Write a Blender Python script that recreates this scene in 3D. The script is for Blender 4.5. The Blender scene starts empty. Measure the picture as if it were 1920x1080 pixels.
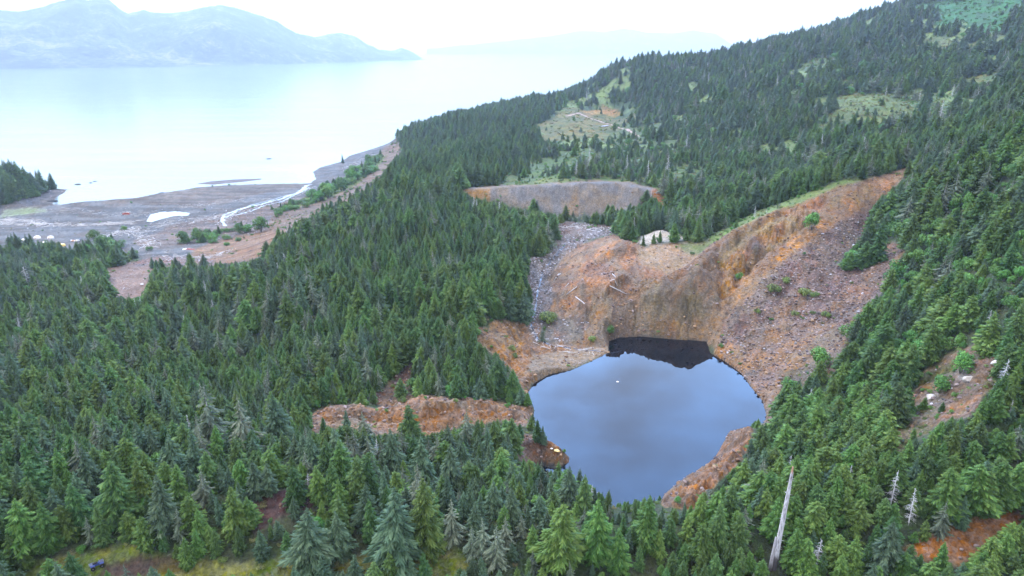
import bpy, math, random
import numpy as np
from mathutils import Vector, Matrix
random.seed(7); rng = np.random.default_rng(7)
R = math.radians

# ------------------------------------------------------------------ camera
FPX = 1274.0; PITCH = R(19.37); CAMZ = 200.0
sp, cp = math.sin(PITCH), math.cos(PITCH)
scene = bpy.context.scene
cam_d = bpy.data.cameras.new('camera'); cam = bpy.data.objects.new('camera', cam_d)
scene.collection.objects.link(cam); scene.camera = cam
cam.location = (0, 0, CAMZ); cam.rotation_euler = (math.pi/2 - PITCH, 0, 0)
cam_d.sensor_width = 36.0; cam_d.lens = 36.0*FPX/1920.0
cam_d.clip_start = 1.0; cam_d.clip_end = 200000.0
scene.render.resolution_x = 1024; scene.render.resolution_y = 576

# ------------------------------------------------------------------ light
SUN_EL, SUN_AZ = R(48), R(-62)          # azimuth from +Y towards +X
EXPOSURE = 0.62
scene.view_settings.view_transform = 'Standard'
scene.view_settings.look = 'None'
scene.view_settings.exposure = EXPOSURE
scene.view_settings.gamma = 1.0
world = bpy.data.worlds.new('World'); scene.world = world; world.use_nodes = True
nt = world.node_tree; nt.nodes.clear()
def N(tree, typ, **kw):
    n = tree.nodes.new(typ)
    for k, v in kw.items(): setattr(n, k, v)
    return n
out = N(nt, 'ShaderNodeOutputWorld'); bg = N(nt, 'ShaderNodeBackground'); bg.inputs['Strength'].default_value = 0.1
sky = N(nt, 'ShaderNodeTexSky', sky_type='NISHITA', sun_disc=False)
sky.sun_elevation = SUN_EL; sky.sun_rotation = SUN_AZ; sky.altitude = 200; sky.air_density = 1.0; sky.dust_density = 1.5
tc = N(nt, 'ShaderNodeTexCoord'); sepx = N(nt, 'ShaderNodeSeparateXYZ'); nt.links.new(tc.outputs['Generated'], sepx.inputs[0])
mp = N(nt, 'ShaderNodeMapping'); mp.inputs['Scale'].default_value = (1.1, 1.1, 2.6); mp.inputs['Location'].default_value = (1.95, .35, .2)
nt.links.new(tc.outputs['Generated'], mp.inputs[0])
cn = N(nt, 'ShaderNodeTexNoise'); cn.inputs['Scale'].default_value = 1.6; cn.inputs['Detail'].default_value = 7; cn.inputs['Roughness'].default_value = .55
nt.links.new(mp.outputs[0], cn.inputs['Vector'])
cr = N(nt, 'ShaderNodeMapRange', interpolation_type='SMOOTHSTEP'); cr.inputs[1].default_value = .50; cr.inputs[2].default_value = .72
cr.inputs[3].default_value = .0; cr.inputs[4].default_value = .75
nt.links.new(cn.outputs['Fac'], cr.inputs[0])
hz = N(nt, 'ShaderNodeMapRange', interpolation_type='SMOOTHSTEP'); hz.inputs[1].default_value = .08; hz.inputs[2].default_value = .44
hz.inputs[3].default_value = 1.0; hz.inputs[4].default_value = 0.0
nt.links.new(sepx.outputs['Z'], hz.inputs[0])
# the break in the cloud cover to the north; elsewhere the sky is overcast
dt = N(nt, 'ShaderNodeVectorMath', operation='DOT_PRODUCT'); dt.inputs[1].default_value = Vector((.12, .78, .62)).normalized()
nt.links.new(tc.outputs['Generated'], dt.inputs[0])
hole = N(nt, 'ShaderNodeMapRange', interpolation_type='SMOOTHSTEP'); hole.inputs[1].default_value = .78; hole.inputs[2].default_value = .93
hole.inputs[3].default_value = .93; hole.inputs[4].default_value = 0.0
nt.links.new(dt.outputs['Value'], hole.inputs[0])
mx0 = N(nt, 'ShaderNodeMath', operation='MAXIMUM'); nt.links.new(cr.outputs[0], mx0.inputs[0]); nt.links.new(hz.outputs[0], mx0.inputs[1])
mx = N(nt, 'ShaderNodeMath', operation='MAXIMUM'); nt.links.new(mx0.outputs[0], mx.inputs[0]); nt.links.new(hole.outputs[0], mx.inputs[1])
boost = N(nt, 'ShaderNodeVectorMath', operation='MULTIPLY'); boost.inputs[1].default_value = (16.5, 20.2, 24.2)
nt.links.new(sky.outputs[0], boost.inputs[0])
cg = N(nt, 'ShaderNodeMapRange'); cg.inputs[1].default_value = .10; cg.inputs[2].default_value = .45; nt.links.new(sepx.outputs['Z'], cg.inputs[0])
cl = N(nt, 'ShaderNodeMix', data_type='RGBA'); cl.inputs['A'].default_value = (10.0, 10.3, 10.5, 1); cl.inputs['B'].default_value = (15.6, 15.1, 14.4, 1); nt.links.new(cg.outputs[0], cl.inputs['Factor'])
mixc = N(nt, 'ShaderNodeMix', data_type='RGBA'); nt.links.new(cl.outputs['Result'], mixc.inputs['B'])
nt.links.new(mx.outputs[0], mixc.inputs['Factor']); nt.links.new(boost.outputs[0], mixc.inputs['A'])
nt.links.new(mixc.outputs['Result'], bg.inputs['Color']); nt.links.new(bg.outputs[0], out.inputs['Surface'])
sd = bpy.data.lights.new('sun', 'SUN'); sd.energy = 1.5; sd.angle = R(12); sd.color = (1, .96, .9)
sun = bpy.data.objects.new('sun', sd); scene.collection.objects.link(sun)
sdir = Vector((math.sin(SUN_AZ)*math.cos(SUN_EL), math.cos(SUN_AZ)*math.cos(SUN_EL), math.sin(SUN_EL)))
sun.rotation_euler = sdir.to_track_quat('Z', 'Y').to_euler(); sun.location = (0, 0, 900)

# ------------------------------------------------------------------ helpers
def tag(o, label=None, cat=None, group=None, kind=None):
    if label: o['label'] = label
    if cat: o['category'] = cat
    if group: o['group'] = group
    if kind: o['kind'] = kind
    return o
def mesh_obj(name, verts, faces, mat, parent=None, smooth=False, link=True):
    me = bpy.data.meshes.new(name)
    me.from_pydata([tuple(v) for v in verts], [], [tuple(f) for f in faces])
    if mat: me.materials.append(mat)
    if smooth: me.shade_smooth()
    me.update()
    o = bpy.data.objects.new(name, me)
    if link: scene.collection.objects.link(o)
    if parent: o.parent = parent
    return o
def empty(name, loc, rz=0.0):
    o = bpy.data.objects.new(name, None); scene.collection.objects.link(o)
    o.location = loc; o.rotation_euler = (0, 0, rz); o.empty_display_size = .5
    return o
def pix_s(v):
    y = (540.0 - v)/FPX
    return (sp - y*cp)/(cp + y*sp)
def pix_dir(u, v):
    x = (u-960.0)/FPX; y = (540.0-v)/FPX
    return np.array([x, cp + y*sp, -sp + y*cp])
def pix_at_z(u, v, z):
    d = pix_dir(u, v); t = (z-CAMZ)/d[2]
    return d[0]*t, d[1]*t, z
def pix_at_Y(u, v, Y):
    d = pix_dir(u, v); t = Y/d[1]
    return d[0]*t, Y, CAMZ + d[2]*t
def project(X, Y, Z):
    dz = Z - CAMZ
    depth = Y*cp - dz*sp
    up = Y*sp + dz*cp
    return 960 + FPX*X/depth, 540 - FPX*up/depth, depth
def _hash(ix, iy, seed):
    h = (ix.astype(np.int64)*374761393 + iy.astype(np.int64)*668265263 + seed*1442695041) & 0xffffffff
    h = ((h ^ (h >> 13))*1274126177) & 0xffffffff
    return ((h ^ (h >> 16)) & 0xffff)/65535.0
def vnoise(x, y, seed=0):
    ix = np.floor(x); iy = np.floor(y); fx = x-ix; fy = y-iy
    fx = fx*fx*(3-2*fx); fy = fy*fy*(3-2*fy)
    a = _hash(ix, iy, seed); b = _hash(ix+1, iy, seed); c = _hash(ix, iy+1, seed); d = _hash(ix+1, iy+1, seed)
    return (a*(1-fx)+b*fx)*(1-fy) + (c*(1-fx)+d*fx)*fy
def fbm(x, y, octv=4, seed=0, gain=.5):
    s = 0; a = 1; t = 0
    for k in range(octv):
        s = s + a*vnoise(x*2**k+17.3*k, y*2**k-9.1*k, seed+k); t += a; a *= gain
    return s/t
def ridged(x, y, octv=4, seed=0):
    s = 0; a = 1; t = 0
    for k in range(octv):
        s = s + a*(1-np.abs(2*vnoise(x*2**k+5.7*k, y*2**k+3.3*k, seed+k)-1)); t += a; a *= .5
    return s/t
def in_poly(px, py, poly):
    inside = np.zeros(px.shape, bool); n = len(poly)
    xs = [p[0] for p in poly]; ys = [p[1] for p in poly]
    bb = (px > min(xs)) & (px < max(xs)) & (py > min(ys)) & (py < max(ys))
    qx = px[bb]; qy = py[bb]; ins = np.zeros(qx.shape, bool)
    for i in range(n):
        x1, y1 = poly[i]; x2, y2 = poly[(i+1) % n]
        if y1 == y2: continue
        c = ((y1 > qy) != (y2 > qy)) & (qx < (x2-x1)*(qy-y1)/(y2-y1)+x1)
        ins ^= c
    inside[bb] = ins
    return inside
def dist_poly(px, py, poly, closed=True, vals=None):
    best = np.full(px.shape, 1e9); bv = np.zeros(px.shape); n = len(poly)
    for i in range(n if closed else n-1):
        x1, y1 = poly[i]; x2, y2 = poly[(i+1) % n]
        dx, dy = x2-x1, y2-y1; L = dx*dx+dy*dy+1e-9
        t = np.clip(((px-x1)*dx+(py-y1)*dy)/L, 0, 1)
        d = np.hypot(px-x1-t*dx, py-y1-t*dy)
        m = d < best
        best = np.where(m, d, best)
        if vals is not None:
            bv = np.where(m, vals[i]+(vals[(i+1) % n]-vals[i])*t, bv)
    return best, bv
def sstep(x, a, b):
    t = np.clip((x-a)/(b-a), 0, 1); return t*t*(3-2*t)

# ------------------------------------------------------------------ terrain heightfield
POND_Z = 50.0
CP = []   # world x, y, z
def pz(*pts):
    for u, v, z in pts: CP.append(pix_at_z(u, v, z))
def pY(*pts):
    for u, v, Y in pts: CP.append(pix_at_Y(u, v, Y))
# foreground bank and left forest
pY((0,900,172),(300,1000,137),(0,1060,118),(200,1065,113),(600,1060,112),(750,1060,112),(900,1075,108),(300,600,400),(0,700,300),
   (300,800,235),(550,900,176),(450,960,150),(600,780,243),(500,700,310),(100,800,235),(400,700,318),(700,560,372),(550,560,382),
   (850,950,166),(850,850,216),(750,900,186),(1000,1000,150),(1000,930,180),(1150,1000,150),(1200,1040,128),(1300,985,156),
   (1400,1000,142),(1500,1060,120),(1500,900,190),(1600,900,172),(1500,800,236),(1750,1020,120),(1900,950,130),(1900,700,200),
   (1750,750,216),(1600,750,241),(1700,600,292),(1800,600,252),(1900,500,260),(1900,350,332),(1800,430,330),(1680,1000,128),(1800,1060,112))
pz((700,700,55),(850,650,61),(850,560,62),(950,500,63),(400,560,36),(200,600,30),(0,600,34),(300,530,20),(230,530,11),(200,500,8),
   (100,520,14),(0,490,9),(450,500,28),(540,450,40),(650,400,56),(740,360,62),(800,380,66),(900,420,65),(1000,425,63),(950,470,62),
   (300,450,4),(430,460,6),(480,432,6),(600,390,8),(680,345,8),(722,300,8),(400,420,3),(100,420,2.5),(200,400,2),(0,430,3),
   (550,370,5),(650,310,4),(30,390,3.5),(0,382,5),(640,378,16),(700,345,16),(560,420,22),(760,320,50),(250,560,13),(330,520,24))
CP.append((-560, 980, 16)); CP.append((-700, 1000, 26)); CP.append((-520,1010,10))
# mid valley, dam base, bog, headland
pY((800,252,1350),(850,225,1500),(900,228,1550),(860,300,960),(950,300,900),(900,260,1200),(985,198,1650),(1060,188,1720),
   (1050,205,1450),(1030,250,1150),(1100,230,1250),(1180,195,1480),(1200,240,1200),(1000,332,760),(1050,336,700),(1230,342,690),
   (1150,290,900),(1000,395,600),(1220,382,600),(900,382,610),(1290,392,580),(1350,420,520),(1420,385,560),(1400,300,750),
   (1300,260,950),(1500,250,800),(1400,180,1100),(1300,150,1400),(1200,150,1500),(1330,112,1700),(1150,130,1700),(1250,116,1700),
   (1480,85,1650),(1400,95,1700),(1600,200,850),(1600,120,1200),(1620,50,1600),(1700,12,1700),(1700,100,1250),(1750,180,850),
   (1800,60,1300),(1900,30,1300),(1900,120,950),(1900,200,650),(1800,250,600),(1760,300,520),(1650,290,620),(1550,330,570),(1100,410,580))
# pit surroundings
pz((1080,440,63),(1040,500,63),(1000,560,58),(990,630,52.5),(1050,640,52),(1140,662,50.5),(1080,600,56))
pY((1705,318,480),(1600,345,450),(1450,400,440),(1330,462,420),(1240,435,470),(1200,508,392),(1250,500,400),(1150,520,385),(1600,450,400),(1600,550,342),
   (1500,600,331),(1500,700,281),(1600,650,281),(1640,440,412),(1330,560,362),(1450,500,372),(930,612,325),(1000,700,292),(900,700,290),(800,770,250),(1690,420,392))
pz((1330,660,51),(1420,720,51.5),(1437,770,51.5),(1250,625,51.5),(960,680,55))
for w in [(-300,100,70),(-500,400,14),(-900,700,10),(-1500,900,30),(-900,200,40),(300,100,165),(500,300,235),(700,700,270),(1000,1200,350),
          (1500,1500,450),(1200,600,400),(0,30,118),(-70,55,114),(70,60,114),(30,85,113),(-200,30,100),(200,40,150),(-40,3000,0),
          (200,2400,40),(500,2300,120),(900,2600,150),(1500,2500,350),(-150,2000,10),(0,1900,50),(300,1950,110),(2500,2500,500),(2500,4000,300),
          (-150,1500,40),(-260,1450,14)]:
    CP.append(w)
CP = np.array(CP)
def dom(X, Y):
    return np.arctan2(X, Y)*2.2, .5*np.log(X*X+Y*Y)
ca, cb = dom(CP[:, 0], CP[:, 1]); c0 = .06
D = np.sqrt((ca[:, None]-ca)**2 + (cb[:, None]-cb)**2 + c0*c0)
n = len(CP)
A = np.zeros((n+3, n+3)); A[:n, :n] = D - 0.004*np.eye(n); A[:n, n] = 1; A[:n, n+1] = ca; A[:n, n+2] = cb; A[n, :n] = 1; A[n+1, :n] = ca; A[n+2, :n] = cb
wt = np.linalg.solve(A, np.r_[CP[:, 2], 0, 0, 0])

th = np.concatenate([np.linspace(R(-80), R(-44), 90)[:-1], np.linspace(R(-44), R(44), 1001), np.linspace(R(44), R(80), 90)[1:]])
NR = 1150; lr = np.linspace(math.log(28), math.log(5200), NR)
TH, LR = np.meshgrid(th, lr)
GX = np.exp(LR)*np.sin(TH); GY = np.exp(LR)*np.cos(TH)
# solve the smooth surface on a coarse grid and interpolate
cth = np.linspace(th[0], th[-1], 240); clr = np.linspace(lr[0], lr[-1], 260)
CT, CL = np.meshgrid(cth, clr)
zz = wt[n] + wt[n+1]*CT*2.2 + wt[n+2]*CL
for i in range(n):
    zz += wt[i]*np.sqrt((CT*2.2-ca[i])**2 + (CL-cb[i])**2 + c0*c0)
def grid_lookup(tab, t, l, t0, t1, l0, l1):
    fi = np.clip((t-t0)/(t1-t0), 0, .999999)*(tab.shape[1]-1); fj = np.clip((l-l0)/(l1-l0), 0, .999999)*(tab.shape[0]-1)
    i = fi.astype(int); j = fj.astype(int); a = fi-i; b = fj-j
    return (tab[j, i]*(1-a)+tab[j, i+1]*a)*(1-b) + (tab[j+1, i]*(1-a)+tab[j+1, i+1]*a)*b
Z = grid_lookup(zz, TH, LR, cth[0], cth[-1], clr[0], clr[-1])

def wpoly(px, z): return [pix_at_z(u, v, z)[:2] for u, v in px]
pond_px = [(990,735),(1003,718),(1030,702),(1070,694),(1105,680),(1140,662),(1142,640),(1160,633),(1200,631),(1260,636),(1325,640),(1332,662),
           (1360,678),(1390,700),(1410,728),(1430,752),(1437,780),(1432,796),(1400,800),(1368,808),(1352,838),(1336,866),(1300,893),(1268,908),(1248,925),
           (1225,960),(1150,985),(1085,968),(1050,930),(1010,900),(1000,868),(1020,866),(1050,873),(1066,868),(1068,858),(1052,846),(1032,838),(1012,818),(1000,790),(1002,768)]
pond_w = wpoly(pond_px, POND_Z)
shore_px = [(-420,330),(-200,343),(0,349),(60,351),(105,354),(127,355),(121,361),(105,370),(99,383),(115,384),(150,379),(185,377),(250,372),(300,362),
            (345,356),(365,352),(430,347),(500,345),(548,344),(580,344),(592,336),(587,322),(600,314),(640,303),(655,292),(682,284),(708,276),(742,263)]
shore_w = [(-6000, 900)] + wpoly(shore_px, 0) + [(-230,1800),(-150,2150),(40,2500),(400,2900),(900,3400),(1500,4300),(2500,6000),(6000,6000),(6000,-50),(-6000,-50)]
# shaped pieces: ridges (z = max) and cuts (z = min); points are (u, v, z) pixels on their crest
def ridge(pts, slope, w=0.0, slope2=None):
    global Z
    P = [pix_at_z(u, v, z) for u, v, z in pts]
    xs = [p[0] for p in P]; ys = [p[1] for p in P]; pad = 90
    m = (GX > min(xs)-pad) & (GX < max(xs)+pad) & (GY > min(ys)-pad) & (GY < max(ys)+pad)
    d, zc = dist_poly(GX[m], GY[m], [p[:2] for p in P], False, [p[2] for p in P])
    wob = (fbm(GX[m]/9, GY[m]/9, 3, 5)-.5)*2.5
    zr = zc - slope*np.maximum(0, d-w+wob)
    z0 = Z[m]; k = 1.2
    h = np.clip(.5+.5*(zr-z0)/k, 0, 1)
    Z[m] = z0*(1-h)+zr*h + k*h*(1-h)*.5
def cut(pts, slope, w=0.0):
    global Z
    P = [pix_at_z(u, v, z) for u, v, z in pts]
    xs = [p[0] for p in P]; ys = [p[1] for p in P]; pad = 60
    m = (GX > min(xs)-pad) & (GX < max(xs)+pad) & (GY > min(ys)-pad) & (GY < max(ys)+pad)
    d, zc = dist_poly(GX[m], GY[m], [p[:2] for p in P], False, [p[2] for p in P])
    zr = zc + slope*np.maximum(0, d-w)
    Z[m] = np.minimum(Z[m], zr)
Z0 = Z.copy()
ridge([(878,352,80),(940,350,81),(1030,347,82),(1100,342,83.5),(1160,342,83),(1195,350,81),(1222,356,78)], .62, 5)     # tailings dam
ridge([(1088,470,76),(1118,454,81),(1150,446,83),(1180,458,81),(1215,478,76)], .5, 3)                         # orange mound
ridge([(1212,450,76),(1240,435,79.5),(1275,446,77)], .42, 4)                                                         # grey mound
ridge([(1080,505,72),(1140,507,77),(1200,514,80),(1250,512,80.5),(1300,500,82),(1335,468,84),(1380,432,91),(1430,408,97)], .8, 2)
ridge([(1430,408,97),(1500,378,103),(1600,347,112),(1700,320,117)], .7, 2)
ridge([(905,628,60),(932,612,62),(958,628,60)], .7, 3)
ridge([(600,778,60.5),(640,768,61.5),(680,768,61)], .5, 2)
ridge([(735,765,61),(790,752,63),(850,750,63),(905,756,61),(960,768,56)], .5, 3)
ridge([(1380,802,62),(1412,806,64),(1395,850,66),(1340,905,68),(1300,935,70)], 1.05, 2)
cut([(1080,448,61),(1040,470,60.5),(1010,520,58.5),(1000,570,56),(992,610,53.5),(1005,640,51.8),(1060,655,50.8),(1130,660,50.2)], .45, 3.5)
cut([(760,690,58),(735,725,55),(725,760,54)], .5, 2)
# water margins
PD, _ = dist_poly(GX, GY, pond_w); PIN = in_poly(GX, GY, pond_w)
Z = np.where(PIN, POND_Z - .25 - np.minimum(PD*.6, 7), np.maximum(POND_Z+.12+np.minimum(PD*.12, 1.0), np.minimum(Z, POND_Z+.12+PD*1.25)))
far_pond = (PD > 120) & (~PIN)
Z = np.where(far_pond, np.where(far_pond, grid_lookup(zz, TH, LR, cth[0], cth[-1], clr[0], clr[-1]) if False else Z, Z), Z)
SDm = np.full(GX.shape, 1e9)
SD, _ = dist_poly(GX, GY, shore_w); LAND = in_poly(GX, GY, shore_w)
# restore low ground far from the pond (the clamp above is local)
LOW = (PD > 60) & (~PIN)
Zb = grid_lookup(zz, TH, LR, cth[0], cth[-1], clr[0], clr[-1])
Z = np.where(LOW & (Zb < POND_Z+1.2), np.minimum(Z, np.maximum(Zb, POND_Z+1.2 - (PD-60)*.3)), Z)
Zl = np.minimum(np.maximum(Z, .35+SD*.004), .12+SD*.06+np.maximum(0, SD-25)*.35)
steep = (GY > 1550)
Zl = np.where(steep, np.minimum(np.maximum(Z, 1.0), .2+SD*.6), Zl)
Z = np.where(LAND, Zl, -np.minimum(.15+SD*.03, 12))
# ground detail
amp = np.clip(np.exp(LR)/900, .25, 1.0)
det = (fbm(GX/34, GY/34, 4, 11)-.5)*6*amp + (fbm(GX/7, GY/7, 3, 31)-.5)*1.0
wgt = np.where(LAND, sstep(SD, 30, 160), 0)*np.where(PIN, 0, sstep(PD, 1, 25))
beachy = sstep(Z, 6, 20)
Z = Z + det*wgt*beachy + np.where(LAND, (fbm(GX/13, GY/13, 4, 51)-.5)*.5*sstep(SD, 2, 20), 0)*(1-beachy)
def zat(X, Y):
    X = np.asarray(X, float); Y = np.asarray(Y, float)
    t = np.arctan2(X, Y); l = .5*np.log(X*X+Y*Y)
    fi = np.clip(np.interp(t, th, np.arange(len(th))), 0, len(th)-1.001); fj = np.clip((l-lr[0])/(lr[-1]-lr[0]), 0, .999999)*(NR-1)
    i = fi.astype(int); j = fj.astype(int); a = fi-i; b = fj-j
    return (Z[j, i]*(1-a)+Z[j, i+1]*a)*(1-b) + (Z[j+1, i]*(1-a)+Z[j+1, i+1]*a)*b
TS = np.exp(np.linspace(math.log(40), math.log(4800), 2600))
def hit(u, v):
    "point of the ground seen at a place of the 1920 x 1080 photograph"
    d = pix_dir(u, v); dh = math.hypot(d[0], d[1])
    X = d[0]/dh*TS; Y = d[1]/dh*TS; zr = CAMZ + d[2]/dh*TS
    zg = np.maximum(zat(X, Y), 0 if True else 0)
    below = np.nonzero(zr < zg)[0]
    if len(below) == 0: return None
    k = below[0]
    if k == 0: return X[0], Y[0], zg[0]
    e0 = zr[k-1]-zg[k-1]; e1 = zg[k]-zr[k]; f = e0/(e0+e1+1e-9)
    x = X[k-1]+(X[k]-X[k-1])*f; y = Y[k-1]+(Y[k]-Y[k-1])*f
    return float(x), float(y), float(zat(x, y))
def hitpoly(px):
    r = []
    for u, v in px:
        h = hit(u, v)
        if h: r.append(h[:2])
    return r

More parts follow.
